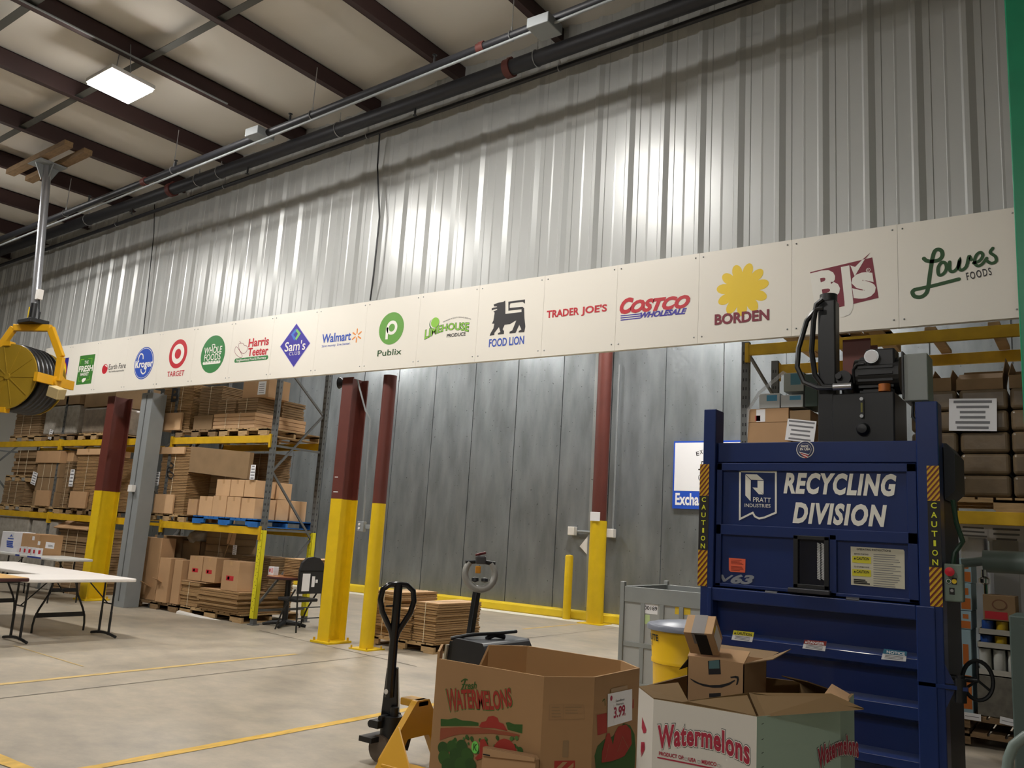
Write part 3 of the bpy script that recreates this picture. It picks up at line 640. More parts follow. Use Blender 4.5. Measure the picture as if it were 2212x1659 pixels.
def bundle(label, x0, x1, y0, y1, z0, z1, rz=0, step=.028, jit=.008, m=None, top=None, group=None, name='cardboard_bundle', strap=True, loose=0):
    """a tied bundle of flat cartons: one body whose sides show the edges of the sheets"""
    cx_, cy_ = (x0+x1)/2, (y0+y1)/2
    t = thing(name, label, 'cardboard bundle', (cx_, cy_, z0), rz, group)
    n = max(3, int((z1-z0)/step)); rings = []; hx_, hy_ = (x1-x0)/2, (y1-y0)/2
    for i in range(n):
        za, zb = (z1-z0)*i/n, (z1-z0)*(i+1)/n; lo = loose*(rnd.random()-.5)
        e = [rnd.random()*jit*2 for _ in range(4)]
        r = [(-hx_+e[0]+lo, -hy_+e[1]), (hx_-e[2]+lo, -hy_+e[1]), (hx_-e[2]+lo, hy_-e[3]), (-hx_+e[0]+lo, hy_-e[3])]
        g = .009
        r2 = [(px*(1-g/hx_*1.6), py*(1-g/hy_*1.6)) for px, py in r]
        rings += [[(px, py, za+.001) for px, py in r2], [(px, py, za+.005) for px, py in r], [(px, py, zb-.005) for px, py in r], [(px, py, zb-.001) for px, py in r2]]
    b = MB().loft(rings, 1, False); k_ = len(b.v)
    b.add(rings[-1], [(0, 1, 2, 3)], 0); b.add(rings[0], [(3, 2, 1, 0)], 0)
    b.build('sheet_block', [top or CARD, m or EDGE], t, world=False)
    if strap:
        for sx in ((-.35*hx_, .3*hx_) if hx_ > .45 else (0,)):
            b = MB().box(sx-.004, sx+.004, -hy_-.003, hy_+.003, z1-z0, z1-z0+.003).box(sx-.004, sx+.004, -hy_-.004, -hy_-.001, 0, z1-z0).box(sx-.004, sx+.004, hy_+.001, hy_+.004, 0, z1-z0)
            b.build('string', mat('tying_string', 'd8cdb0', .8), t, world=False)
    return t
def carton(label, x0, x1, y0, y1, z0, z1, rz=0, m=None, group=None, flaps=None, tape=True, mark=None, paper=None, name='carton', tilt=None, cat='box'):
    """closed carton, or open with flaps: a dict side -> fold angle in degrees from upright (positive = outwards)"""
    m = m or CARD; cx_, cy_ = (x0+x1)/2, (y0+y1)/2; W, D, Hh = x1-x0, y1-y0, z1-z0
    t = thing(name, label, cat, (cx_, cy_, z0), rz, group)
    if tilt: t.rotation_euler = (tilt[0], tilt[1], rz)
    b = MB(); th = .006
    if flaps is None:
        b.box(-W/2, W/2, -D/2, D/2, 0, Hh)
    else:
        b.box(-W/2, W/2, -D/2, -D/2+th, 0, Hh).box(-W/2, W/2, D/2-th, D/2, 0, Hh).box(-W/2, -W/2+th, -D/2+th, D/2-th, 0, Hh).box(W/2-th, W/2, -D/2+th, D/2-th, 0, Hh).box(-W/2, W/2, -D/2, D/2, 0, th)
    b.build('body', m, t, bevel=.004 if flaps is None else 0, world=False)
    if flaps is None and tape:
        MB().box(-.025, .025, -D/2-.0012, D/2+.0012, Hh-.07, Hh+.0012).build('tape', mat('packing_tape', 'b08d62', .3), t, world=False)
    if flaps is None: 
        MB().box(-W/2+.004, W/2-.004, -.0015, .0015, Hh, Hh+.0016).build('top_seam', CARD2, t, world=False)
    for sd_, an in (flaps or {}).items():
        a = R(an); l = min(W, D)*.48; b = MB()
        ux, uy = {'f': (0, -1), 'b': (0, 1), 'l': (-1, 0), 'r': (1, 0)}[sd_]
        hw = (W if uy else D)/2-.004; ex, ey = uy, ux
        o_ = V((ux*W/2 if ux else 0, uy*D/2 if uy else 0, Hh)); d_ = V((ux*sin(a), uy*sin(a), cos(a)))
        e_ = V((abs(ex)*hw, abs(ey)*hw, 0)); b.prism([o_-e_, o_+e_, o_+e_*.96+d_*l, o_-e_*.96+d_*l], d_.cross(e_.normalized())*th); b.build('flap', m, t, world=False)
    if mark:    # printed badge on the front: (cx, cz, w, h, material) in fractions
        for (fx, fz, w_, h_, mm) in mark:
            MB().box((fx-w_/2-.5)*W, (fx+w_/2-.5)*W, -D/2-.0015, -D/2-.0005, (fz-h_/2)*Hh, (fz+h_/2)*Hh).build('printed_mark', mm, t, world=False)
    if paper:
        fx, fz, w_, h_ = paper; b = MB().box((fx-w_/2-.5)*W, (fx+w_/2-.5)*W, -D/2-.004, -D/2-.002, (fz-h_/2)*Hh, (fz+h_/2)*Hh)
        for i in range(5): b.box((fx-w_*.35-.5)*W, (fx+w_*.3-.5)*W, -D/2-.0048, -D/2-.004, (fz-h_*.38+h_*.16*i)*Hh, (fz-h_*.38+h_*.16*i+h_*.05)*Hh, 1)
        b.build('paper_label', [PAPER, GINK], t, world=False)
    return t
def X(px, py, Y): return at(px, py, Y).x
def Z(px, py, Y): return at(px, py, Y).z
def paper(label, px, py, Y, w, h, rz=0, tilt=0, name='paper_sheet', n=5, roll=0):
    p = at(px, py, Y); b = MB().box(-w/2, w/2, -.001, .001, -h/2, h/2)
    rr = random.Random(int(px)); rows = [(.4-.8*i/(n-1) if n > 1 else 0) for i in range(n)]
    for r_ in rows:
        a = w*(.25+.2*rr.random()); b.box(-a, a, -.0018, -.001, r_*h-.012*h/.3, r_*h+.012*h/.3, 1)
    o = b.build(name, [PAPER, GINK]); o.location = p; o.rotation_euler = (tilt, roll, rz)
    return tag(o, label, 'paper')
# ================================================================ pallet racking
YR, YRB = 8.98, 10.02
def rack(label, xs, levels, top, guards=(), guardtop=1.46, braceend=None):
    t = thing('pallet_rack', label, 'rack', (xs[0], YR, 0))
    for x in xs:
        for y in (YR, YRB):
            b = MB().box(x-.04, x+.04, y, y+.07, 0, top); b.box(x-.07, x+.07, y-.03, y+.1, 0, .012)
            i = 0
            while .25+i*.1 < top-.05:
                z = .25+i*.1; b.box(x-.022, x-.008, y-.0012, y, z, z+.035, 1).box(x+.008, x+.022, y-.0012, y, z, z+.035, 1).box(x+.04, x+.0412, y+.028, y+.042, z, z+.035, 1); i += 1
            b.build('post', [RACKG, BLACK], t)
        z = .3; up = True
        while z < top-.3:
            z2 = min(z+1.05, top-.1); a_, c_ = (YR+.07, YRB) if up else (YRB, YR+.07)
            MB().bar((x, a_, z), (x, c_, z2), .035, .025, up=(1, 0, 0)).build('brace', RACKG, t); up = not up; z = z2
        for z in (.2, 1.45, 2.8):
            if z < top: MB().box(x-.018, x+.018, YR+.07, YRB, z, z+.035).build('brace', RACKG, t)
    for zb in levels:
        for (xa, xb) in zip(xs, xs[1:]):
            for y, f_ in ((YR-.02, 1), (YRB+.05, 0)):
                b = MB().box(xa+.04, xb-.04, y, y+.045, zb-.12, zb); b.box(xa+.005, xa+.05, y-.01, y+.05, zb-.2, zb+.02).box(xb-.05, xb-.005, y-.01, y+.05, zb-.2, zb+.02)
                b.build('beam', YELB, t, bevel=.004)
    for (x, y, sx) in guards:
        b = MB().box(x-.045 if sx < 0 else x-.05, x+.05 if sx > 0 else x+.045, y-.012, y-.004, .1, guardtop).box(x+sx*.045-.004, x+sx*.045+.004, y-.012, y+.06, .1, guardtop)
        z = .2
        while z < guardtop: b.box(x+.012, x+.024, y-.0135, y-.012, z, z+.012, 1).box(x-.024, x-.012, y-.0135, y-.012, z+.05, z+.062, 1); z += .1
        b.build('yellow_guard', [mat('guard_yellow', 'd8cf25', .45), BLACK], t)
    return t
LV1, LV2 = 1.50, 2.98
XA, XB = -13.72, -10.98
rack('pallet rack with yellow beams between the grey box column and the taller maroon column', [XA, XB], (LV1, LV2), 4.3, [(XB, YR, 1), (XB, YRB, 1)])
rack('grey pallet rack with yellow beams behind the folding tables and hose reel', [-20.6, -17.55, -15.55+.9], (LV1, LV2), 4.3)
# ---------------------------------------------------------------- goods on the rack between the columns
GB = 'tied bundles of flat cartons on the rack by the grey column'
Y0 = YR-.02
# upper shelf
za = LV2+.13
pallet('dark wooden pallet under the marked bundle on the top shelf', -13.6, -12.45, Y0, YRB, LV2, WOODD)
pallet('wooden pallet with green painted blocks on the top shelf', -12.35, -11.1, Y0, YRB+.1, LV2, WOOD)
t = bundle('tall bundle with a handwritten black B on the top shelf', X(343, 930, YR), X(407, 930, YR), YR, YR+.9, za, 3.95)
Gfx((0, YR-.004, 0), (1, 0, 0), (0, 0, 1), (280, 800, .18987)).text('B', 470, 360, 545, 350, 150, 0, 1, .02).build('handwriting', [INK], t)
carton('pale carton low in front of the marked bundle on the top shelf', X(346, 924, YR), X(394, 924, YR), YR-.05, YR-.006, za, Z(370, 893, YR), m=CARD3, tape=False)
bundle('dark tall bundle beside the B marked one on the top shelf', X(411, 930, YR), X(459, 930, YR), YR+.1, YR+1, za, 3.9, m=CARD2, top=CARD2)
carton('dull square carton low beside the green blocked pallet on the top shelf', X(418, 930, YR), X(458, 930, YR), YR-.02, YR+.1, za, Z(440, 898, YR), m=CARD2, tape=False)
x0, x1 = X(460, 925, YR), X(551, 925, YR)
zc = Z(500, 893, YR)
bundle('wide pale bundle at the bottom of the top shelf corner load', x0, x1, YR-.03, YRB+.05, za, zc, m=CARD3, top=CARD3, step=.06)
xm = (x0+x1)/2; zd = Z(500, 870, YR); ze = Z(500, 838, YR)
for (xa_, xb_, ya_, yb_, zz, w_) in ((x0+.04, xm-.01, YR, YR+.5, 3.62, 'front left'), (xm+.01, x1-.02, YR, YR+.5, 3.62, 'front right'), (x0+.04, xm-.01, YR+.52, YRB, 3.55, 'rear left'), (xm+.01, x1, YR+.52, YRB, 3.66, 'rear right')):
    bundle('dark carton bundle on the top shelf corner load, %s of four' % w_, xa_, xb_, ya_, yb_, zc, zz, m=CARD2, top=CARD2, step=.04, jit=.015)
carton('carton with white label at the very top just under the sign', X(520, 838, YR), X(575, 838, YR), YR+.05, YR+.5, 3.63, 3.95, m=CARD, paper=(.75, .5, .3, .7))
# middle shelf
pallet('wooden pallet under the bundle marked with two black scrawls', X(322, 1120, YR), X(400, 1120, YR), Y0, YRB, LV1, WOOD)
pallet('blue painted pallet on the middle shelf', X(418, 1135, YR), X(556, 1135, YR)+.05, Y0-.02, YRB+.1, LV1, BLUEP)
zb_ = LV1+.13
t = bundle('tall bundle with black scrawl and pale flaps on the middle shelf', X(334, 1100, YR), X(396, 1100, YR), YR, YR+.95, zb_, Z(370, 966, YR))
Gfx((0, YR-.004, 0), (1, 0, 0), (0, 0, 1), (280, 800, .18987)).curve([(470, 1050), (500, 1080), (480, 1110), (440, 1110), (430, 1190), (470, 1230), (500, 1190), (460, 1150), (435, 1160)], 16, 0, 1).build('handwriting', [INK], t)
carton('pale carton front at the foot of the scrawled bundle', X(334, 1100, YR), X(376, 1100, YR), YR-.04, YR-.006, zb_, Z(355, 1068, YR), m=CARD3, tape=False)
carton('pale flat carton front at the head of the scrawled bundle', X(341, 975, YR), X(402, 975, YR), YR-.04, YR-.006, Z(370, 981, YR), Z(370, 966, YR), m=CARD3, tape=False)
bundle('dark bundle behind the bent sheet on the middle shelf', X(398, 1090, YR), X(466, 1090, YR), YR+.45, YR+1, zb_, Z(430, 1000, YR), m=CARD2, top=CARD2, step=.09)
pts = [at(413, 964, YR), at(541, 977, YR), at(533, 1035, YR), at(407, 1019, YR)]
b = MB().prism(pts, (0, .08, .0)); tag(b.build('cardboard_sheet', CARD2), 'big bent flat cardboard slab leaning on the middle shelf', 'cardboard sheet')
bundle('bundle behind the bent slab at the rack end on the middle shelf', X(468, 1000, YR), X(545, 1000, YR+.2), YR+.62, YRB, LV1+.72, LV2-.22, m=CARD2, top=CARD)
paper('white printed sheet hanging at the post beside the bent slab', 546, 1020, YR-.04, .12, .24, name='paper_label')
paper('white printed sheet on the scrawled bundle beside the perforated post', 339, 1034, YR-.04, .14, .24, name='paper_label')
paper('white sheet hanging at the top of the rack by the grey column', 350, 862, YR-.04, .12, .2, roll=-.4, name='paper_label')
gy = YR-.02
c1 = [(428, 457, 1072, 1105), (457, 487, 1071, 1107), (488, 517, 1073, 1109), (519, 549, 1076, 1110)]
lb = ['leftmost', 'second from the left', 'third from the left', 'last before the post']
for (a_, c_, ya, yb), s_ in zip(c1, lb):
    carton('plain carton in the lower row on the blue pallet, %s' % s_, X(a_, yb, gy), X(c_, yb, gy)-.008, gy, gy+.42, zb_, Z((a_+c_)/2, ya, gy), m=CARD3)
zt_ = Z(487, 1072, gy)+.004
for (a_, c_), s_ in zip(((464, 494), (495, 524), (525, 549)), ('left', 'middle', 'right')):
    carton('plain carton in the upper row on the blue pallet, %s of three' % s_, X(a_, 1072, gy), X(c_, 1072, gy)-.008, gy+.01, gy+.42, zt_, zt_+Z(490, 1037, gy)-Z(490, 1073, gy), m=CARD3)
xe = X(549, 1110, gy)
carton('carton at the far end of the blue pallet, upper', xe-.34, xe, gy+.45, gy+.72, zt_, zt_+.27, m=CARD3)
carton('carton at the far end of the blue pallet, lower', xe-.34, xe-.002, gy+.45, gy+.7, zb_, zt_-.004, m=CARD3)
carton('carton with tape standing last on the blue pallet by the wall side', xe-.32, xe, gy+.74, gy+1.08, zb_, zb_+.34, m=CARD3)
carton('small dull carton between the scrawled bundle and the blue pallet', X(404, 1105, YR), X(424, 1105, YR), YR, YR+.25, zb_, Z(415, 1078, YR), m=CARD)
# floor level of that rack
pallet('battered wooden pallet under the tall upright cartons', X(290, 1315, YR), X(385, 1320, YR), YR-.05, YRB, 0, WOODD)
fz = .135
tall = [('tall narrow upright carton at the end of its row by the grey column', 284, 311, 1158, YR, .3), ('tall upright carton with drooping flap, second from the grey column', 310, 333, 1160, YR-.02, .28),
        ('tall upright carton with bent middle flap, third from the grey column', 333, 358, 1204, YR-.08, .3), ('tall upright carton nearest the flat stacks', 366, 384, 1208, YR-.05, .35)]
for lb_, a_, c_, yt, yy, dd in tall:
    carton(lb_, X(a_, 1305, yy), X(c_, 1305, yy)-.01, yy, yy+dd, fz, Z((a_+c_)/2, yt, yy), m=CARD if 'row' not in lb_ else CARD, tape=False)
for px, py, an in ((315, 1262, .7), (343, 1255, .9)):
    p = at(px, py, YR-.09); tag(MB().obox(p, (.16, .2, .006), (-.5, .15, 0)).build('carton_flap_piece', CARD), 'loose flap sticking out of the %s tall upright carton' % ('second' if px < 330 else 'third'), 'cardboard')
carton('big carton with red badge behind the tall upright cartons', X(334, 1200, YR+.4), X(380, 1200, YR+.4), YR+.35, YR+.8, fz, Z(350, 1156, YR+.4), m=CARD2, mark=[(.55, .79, .3, .07, RED)])
b = thing('open_bin', 'dark open carton holding crumpled bubble wrap at the back', 'box', ((X(386, 1190, YR+.5)+X(436, 1190, YR+.5))/2, YR+.7, .6))
for (q0, q1, r0, r1) in ((0, 1, 0, .02), (0, 1, .98, 1), (0, .02, 0, 1), (.98, 1, 0, 1)):
    xa_, xb_ = X(380, 1200, YR+.4)+.015, X(432, 1190, YR+.5); MB().box(xa_+(xb_-xa_)*q0, xa_+(xb_-xa_)*q1, YR+.5+.4*r0, YR+.5+.4*r1, .6, Z(410, 1168, YR+.5)).build('side', CARD2, b)
tag(MB().box(xa_+.02, xb_-.02, YR+.52, YR+.88, .3, .598).build('support_carton', CARD2), 'plain carton under the dark open carton at the back', 'box')
vv = MB().lathe([(.001, .0), (.2, .02), (.26, .1), (.22, .2), (.1, .27), (.001, .28)], ((xa_+xb_)/2, YR+.7, Z(410, 1168, YR+.5)-.06), n=14)
tag(vv.build('bubble_wrap', WRAP, None, True), 'crumpled clear bubble wrap spilling over the dark open carton', 'bubble wrap')
bundle('tall bundle with a paddle leaning on it at the back of the lower bay', X(438, 1190, YR+.6)+.12, X(431, 1320, YR)-.03, YR+.55, YRB, .135, Z(480, 1146, YR+.6), m=CARD2, top=CARD2, step=.12)
p = at(501, 1161, YR+.4); t = thing('paddle_board', 'square cardboard paddle on a thin stick at the back of the lower bay', 'paddle', p)
MB().obox(p, (.2, .01, .24), (0, .1, 0)).build('board', CARD3, t); MB().bar(p+V((.02, -.01, .1)), p+V((-.14, -.01, -.36)), .014, .008, up=(0, 1, 0)).build('stick', WOOD, t)
paper('small white printed tag at the back of the lower bay', 507, 1188, YR+.3, .1, .16, name='paper_label')
# flat stacks with badge cartons on them
tag(MB().prism([at(381, 1321, YR-.12), at(473, 1345, YR-.12), at(477, 1340, YR-.05), at(387, 1318, YR-.05)], (0, 0, -.05)).build('white_sheet', WHITE), 'long white sheet poking out under the flat stacks', 'sheet')
pallet('wooden pallet under the flat stacks at the perforated post', X(388, 1330, YR), X(521, 1330, YR)+.04, YR-.02, YRB+.1, 0, WOOD)
sx0, sx1, sx2 = X(384, 1320, YR), X(431, 1320, YR), X(521, 1330, YR)
s1z = Z(405, 1252, YR)
bundle('stack of flat cartons under the pair of badge cartons', sx0, sx1-.02, YR-.04, YR+.52, .135, s1z-.03, step=.05, jit=.02, top=CARD3)
s2z = Z(480, 1271, YR)
bundle('broad stack of flat cartons under the single badge carton', sx1, sx2, YR-.1, YRB, .135, s2z-.02, step=.035, jit=.03, top=CARD3, strap=False)
tag(MB().obox(((sx0+sx1)/2+.06, YR+.24, s1z-.018), (sx1-sx0+.12, .54, .014), (0, 0, .0)).build('cardboard_sheet', CARD), 'loose flat sheet under the pair of badge cartons', 'cardboard sheet')
bm = [(.5, .42, .45, .16, RED), (.42, .42, .12, .1, WPR)]
for (a_, c_, py, yt), w_ in zip(((405, 434, 1250, 1197), (435, 464, 1252, 1197)), ('left', 'right')):
    carton('carton with red badge on the flat stack, %s of the pair' % w_, X(a_, py, YR), X(c_, py, YR)-.008, YR+.0, YR+.42, s1z, s1z+.4, m=CARD, mark=bm)
carton('carton with red badge on the broad flat stack', X(483, 1268, YR), X(519, 1268, YR), YR-.06, YR+.36, s2z-.015, Z(500, 1212, YR-.06), m=CARD, mark=bm)
bundle('flat cartons lying at the back of the broad flat stack', sx1+.3, sx2-.01, 9.45, 10.0, s2z-.015, Z(570, 1203, 9.5), m=CARD2, top=CARD)
# ---------------------------------------------------------------- goods on the rack behind the tables
zx = lambda x: 0+x*.18987
zy = lambda y: 850+y*.18987
GL = 'goods on the rack behind the folding tables'
pallet('wooden pallet on the top shelf near the hose reel', X(zx(120), zy(520), YR), X(zx(460), zy(520), YR), Y0, YRB, LV2, WOOD)
pallet('wooden pallet under the wrapped load on the top shelf', X(zx(480), zy(520), YR), X(zx(830), zy(520), YR), Y0, YRB, LV2, WOODD)
bundle('dark tall bundle on the top shelf near the hose reel', X(zx(150), zy(450), YR), X(zx(440), zy(450), YR), YR, YRB, LV2+.13, 4.1, m=CARD2, top=CARD2, step=.05)
x0, x1 = X(zx(470), zy(450), YR), X(zx(850), zy(450), YR)
carton('wide brown carton above the film wrapped load on the top shelf', x0, x1, YR, YRB, LV2+.13+.62, 4.15, m=CARD2)
tag(MB().box(x0+.02, x1-.02, YR+.01, YRB-.05, LV2+.131, LV2+.74).build('wrapped_load', WRAP, bevel=.04), 'grey film wrapped load with paper tag on the top shelf', 'wrapped load')
paper('white tag stuck on the grey film wrapped load', zx(575), zy(465), YR-.01, .14, .2, roll=.2, name='paper_label')
x0, x1 = X(zx(905), zy(450), YR), X(zx(1230), zy(450), YR)
pallet('wooden pallet under the shiny wrapped load', x0, x1+.1, Y0, YRB, LV2, WOOD)
SHINY = mat('clear_shiny_film', '8c7f70', .12, n=.25, scale=7, bump=.9, bscale=9, spec=.9, coat=.6)
tag(MB().box(x0, x1+.1, YR+.01, YRB-.05, LV2+.131, LV2+.66).build('wrapped_load', SHINY, bevel=.05), 'shiny clear wrapped load beside the maroon column on the top shelf', 'wrapped load')
carton('brown carton above the shiny wrapped load', x0+.02, x1+.08, YR, YRB-.1, LV2+.665, 4.1, m=CARD2)
def zbox(lb_, a_, c_, yb, yt, z0, m, yy=YR, d=.8, **kw): return carton(lb_, X(zx(a_), zy(yb), yy), X(zx(c_), zy(yb), yy)-.01, yy, yy+d, z0, Z(zx((a_+c_)/2), zy(yt), yy), m=m, **kw)
pallet('wooden pallet at the end of the middle shelf behind the tables', X(0, zy(1290), YR), X(zx(280), zy(1290), YR), Y0, YRB, LV1, WOOD)
pallet('wooden pallet in the middle of the shelf behind the tables', X(zx(290), zy(1300), YR), X(zx(690), zy(1300), YR), Y0, YRB, LV1, WOOD)
pallet('wooden pallet beside the maroon column on the middle shelf', X(zx(760), zy(1330), YR), X(zx(1080), zy(1330), YR), Y0, YRB, LV1, WOODD)
bundle('dark low bundle at the end of the middle shelf', X(zx(10), zy(1230), YR), X(zx(250), zy(1230), YR), YR, YRB, LV1+.13, Z(zx(130), zy(1000), YR), m=CARD2, top=CARD2)
pallet('empty pallet lying on the dark low bundle', X(zx(60), zy(980), YR), X(zx(330), zy(980), YR), Y0+.02, YRB, Z(zx(130), zy(1000), YR)+.005, WOOD)
bundle('loose dark bundle on the stacked pallet', X(zx(100), zy(900), YR), X(zx(370), zy(900), YR), YR+.02, YRB, Z(zx(130), zy(1000), YR)+.14, Z(zx(250), zy(640), YR), m=CARD2, top=CARD2, jit=.04, step=.06)
xa_, xb_ = X(zx(360), zy(1230), YR), X(zx(620), zy(1230), YR); zm = Z(zx(500), zy(790), YR)
t = bundle('tall plain bundle with a white sheet on the middle shelf', xa_, xb_, YR, YRB, LV1+.13, zm, m=CARD2, top=CARD2, step=.3)
carton('pale folded carton on top of the tall plain bundle', xa_-.05, xb_+.0, YR-.03, YR+.5, zm, Z(zx(500), zy(655), YR), m=CARD)
zbox('small pale carton at the foot of the tall plain bundle', 390, 545, 1255, 1100, LV1+.13, CARD, YR-.05, .045, tape=False)
paper('white torn sheet on the tall plain bundle', zx(388), zy(965), YR-.02, .2, .26, roll=.2)
bundle('dark bundle squeezed behind the rack post', xb_+.01, X(zx(760), zy(1230), YR+.1), YR+.1, YRB, LV1+.13, Z(zx(700), zy(770), YR), m=CARD2, top=CARD2)
carton('small pale carton on the bundle squeezed behind the post', X(zx(705), zy(770), YR), X(zx(775), zy(770), YR), YR+.1, YR+.4, Z(zx(700), zy(770), YR)+.002, Z(zx(740), zy(650), YR))
xa_, xb_ = X(zx(800), zy(1260), YR), X(zx(1060), zy(1260), YR)
bundle('tall banded bundle with pale top beside the maroon column', xa_, xb_, YR, YRB, LV1+.13, Z(zx(970), zy(700), YR), top=CARD3)
carton('pale flat carton crowning the tall banded bundle', xa_, xb_+.04, YR-.03, YR+.6, Z(zx(970), zy(700), YR)+.003, Z(zx(970), zy(630), YR), m=CARD3)
zbox('pale carton at the foot of the tall banded bundle', 775, 970, 1275, 1115, LV1+.13, CARD, YR-.05, .045, tape=False)
paper('white printed sheet on the tall banded bundle', zx(815), zy(960), YR-.03, .15, .34)
# below, at floor level behind the tables
for lb_, a_, c_, yt in (('grey film wrapped stack behind the white carton', -150, 300, 1370), ('grey film wrapped stack behind the brown carton', 330, 640, 1400)):
    xa_, xb_ = X(zx(a_), zy(1600), YR), X(zx(c_), zy(1600), YR)
    tag(MB().box(xa_, xb_-.03, YR+.02, YRB, 0, Z(zx(max(a_, 60)), zy(yt), YR)-.05).build('wrapped_load', WRAP, bevel=.03), lb_, 'wrapped load')
xa_, xb_ = X(zx(660), zy(1600), YR), X(zx(1010), zy(1600), YR)
bundle('tall dark stack of flat cartons beside the maroon column at floor level', xa_, xb_, YR, YRB, 0, Z(zx(860), zy(1530), YR), m=CARD2, top=CARD2, step=.05, jit=.02)
tag(MB().obox(((xa_+xb_)/2-.05, YR+.1, Z(zx(860), zy(1530), YR)+.06), (xb_-xa_+.1, .35, .02), (.5, 0, 0)).build('cardboard_sheet', CARD), 'bent pale sheet on the tall dark floor stack', 'cardboard sheet')
# ================================================================ tables
TZ = .76
def legset_foot(t, x0, x1, y, dirn):      # straight twin posts on a curved foot bar, along x
    for x in (x0+.17, x1-.17):
        b = MB().cyl((x, y, .06), (x, y, TZ-.05), .013, n=10); b.cyl((x, y, .03), (x, y, .32), .016, n=10); b.build('leg', BLACK, t, True)
    xs = [x0+(x1-x0)*i/8 for i in range(9)]; MB().tube([(x, y, .022+.03*sin(pi*i/8)) for i, x in enumerate(xs)], .018, 8).build('foot_bar', BLACK, t, True)
    b = MB().cyl((x0+.17, y, .42), (x1-.17, y, .42), .009, n=8); b.tube([((x0+x1)/2, y, .42), ((x0+x1)/2, y+dirn*.3, TZ-.05)], .008, 8); b.build('cross_brace', BLACK, t)
def legset_bow(t, x, y0, y1, dirn):       # bowed legs, along y
    for y, s_ in ((y0, 1), (y1, -1)):
        w = y1-y0; pts = [(y+s_*.25*w, TZ-.05), (y+s_*.25*w, .6), (y+s_*.22*w, .5), (y+s_*.06*w, .3), (y, .2), (y-s_*.02*w, .1), (y-s_*.02*w, 0)]
        MB().tube([(x, a_, z) for a_, z in pts], .014, 8).build('leg', BLACK, t, True)
    b = MB().bar((x, y0, .22), (x, y1, .22), .008, .06); b.tube([(x, (y0+y1)/2, .5), (x+dirn*.35, (y0+y1)/2, TZ-.05)], .008, 8); b.cyl((x, y0+.22*(y1-y0), .52), (x, y1-.22*(y1-y0), .52), .008, n=8); b.build('cross_brace', BLACK, t)
def ftop(t, x0, x1, y0, y1, m, th=.045, z=TZ): MB().box(x0, x1, y0, y1, z-th, z).build('tabletop', m, t, bevel=.012)
TOP = mat('table_top_white', 'e9e4df', .4)
t = thing('folding_table', 'white folding table with straight twin legs, its end towards the grey column', 'table', (-10.85, 5.75, 0))
ftop(t, -11.21, -10.44, 5.205, 6.60, TOP); legset_foot(t, -11.07, -10.5, 5.34, 1); legset_foot(t, -11.07, -10.5, 6.45, -1)
t = thing('folding_table', 'white folding table with bowed legs, pushed against the twin legged one', 'table', (-12.4, 6.2, 0))
ftop(t, -13.75, -11.225, 5.76, 6.62, TOP); legset_bow(t, -11.42, 5.86, 6.52, -1); legset_bow(t, -13.36, 5.86, 6.52, 1)
t = thing('worktable', 'tan topped table with dark edge at the picture border beside white tables', 'table', (-10.75, 4.3, 0))
MB().box(-11.15, -10.38, 3.5, 5.2, .735, .775).build('edge_band', mat('dark_red_edge', '3f1a1a', .5), t, bevel=.01); MB().box(-11.14, -10.39, 3.51, 5.19, .775, .779).build('tabletop', mat('tan_laminate', 'd8ab6c', .35, n=.08, scale=5, stretch=(1, 8, 1)), t)
for y in (3.65,): legset_foot(t, -11.05, -10.48, y, 1)
t = thing('folding_table', 'white folding table with blue edge stickers loaded with boxes and tape rolls', 'table', (-15.8, 8.1, 0))
ftop(t, -17.0, -14.62, 7.72, 8.36, mat('table_top_pale', 'd4d4d0', .35)); legset_bow(t, -14.85, 7.8, 8.28, -1); legset_bow(t, -16.7, 7.8, 8.28, 1)
xa_ = at(72, 1200, 7.72).x; xb_ = at(112, 1203, 7.72).x
b = MB().box(-16.05, -15.9, 7.717, 7.72, .722, .75).box(-15.62, -15.15, 7.717, 7.72, .722, .75); b.build('blue_edge_sticker', mat('sticker_blue', '23388a', .5), t)
WBOX = mat('white_carton', 'd6d6da', .7)
DB = 7.86
x0, x1, x2 = at(12, 1187, DB).x, at(33, 1189, DB).x, at(62, 1190, DB).x
t = carton('white carton with blue print on the rear white table', x0-.22, x0+.24, DB, DB+.38, TZ+.001, TZ+.36, m=WBOX, tape=False)
g = Gfx((0, DB, 0), (1, 0, 0), (0, 0, 1), (0, 1100, .19293)); g.text('A', 112, 310, 142, 308, 26, 0, 1, .04).rect(122, 328, 34, 5, 0, 1).lines(75, 350, 158, 430, 4, 0, 1, .75, .2); g.build('blue_print', [PBLUE], t)
t = carton('brown carton with white labels on the rear white table', x1+.45-.28, x1+.45+.35, DB, DB+.42, TZ+.001, TZ+.36, tape=True)
g = Gfx((0, DB, 0), (1, 0, 0), (0, 0, 1), (0, 1100, .19293)); g.rect(560, 405, 50, 35, 0, 0).lines(540, 400, 610, 425, 3, 1, 1).rect(376, 325, 14, 22, 0, 0).rect(438, 380, 14, 22, 0, 0); g.build('paper_label', [PAPER, GINK], t)
roll = None
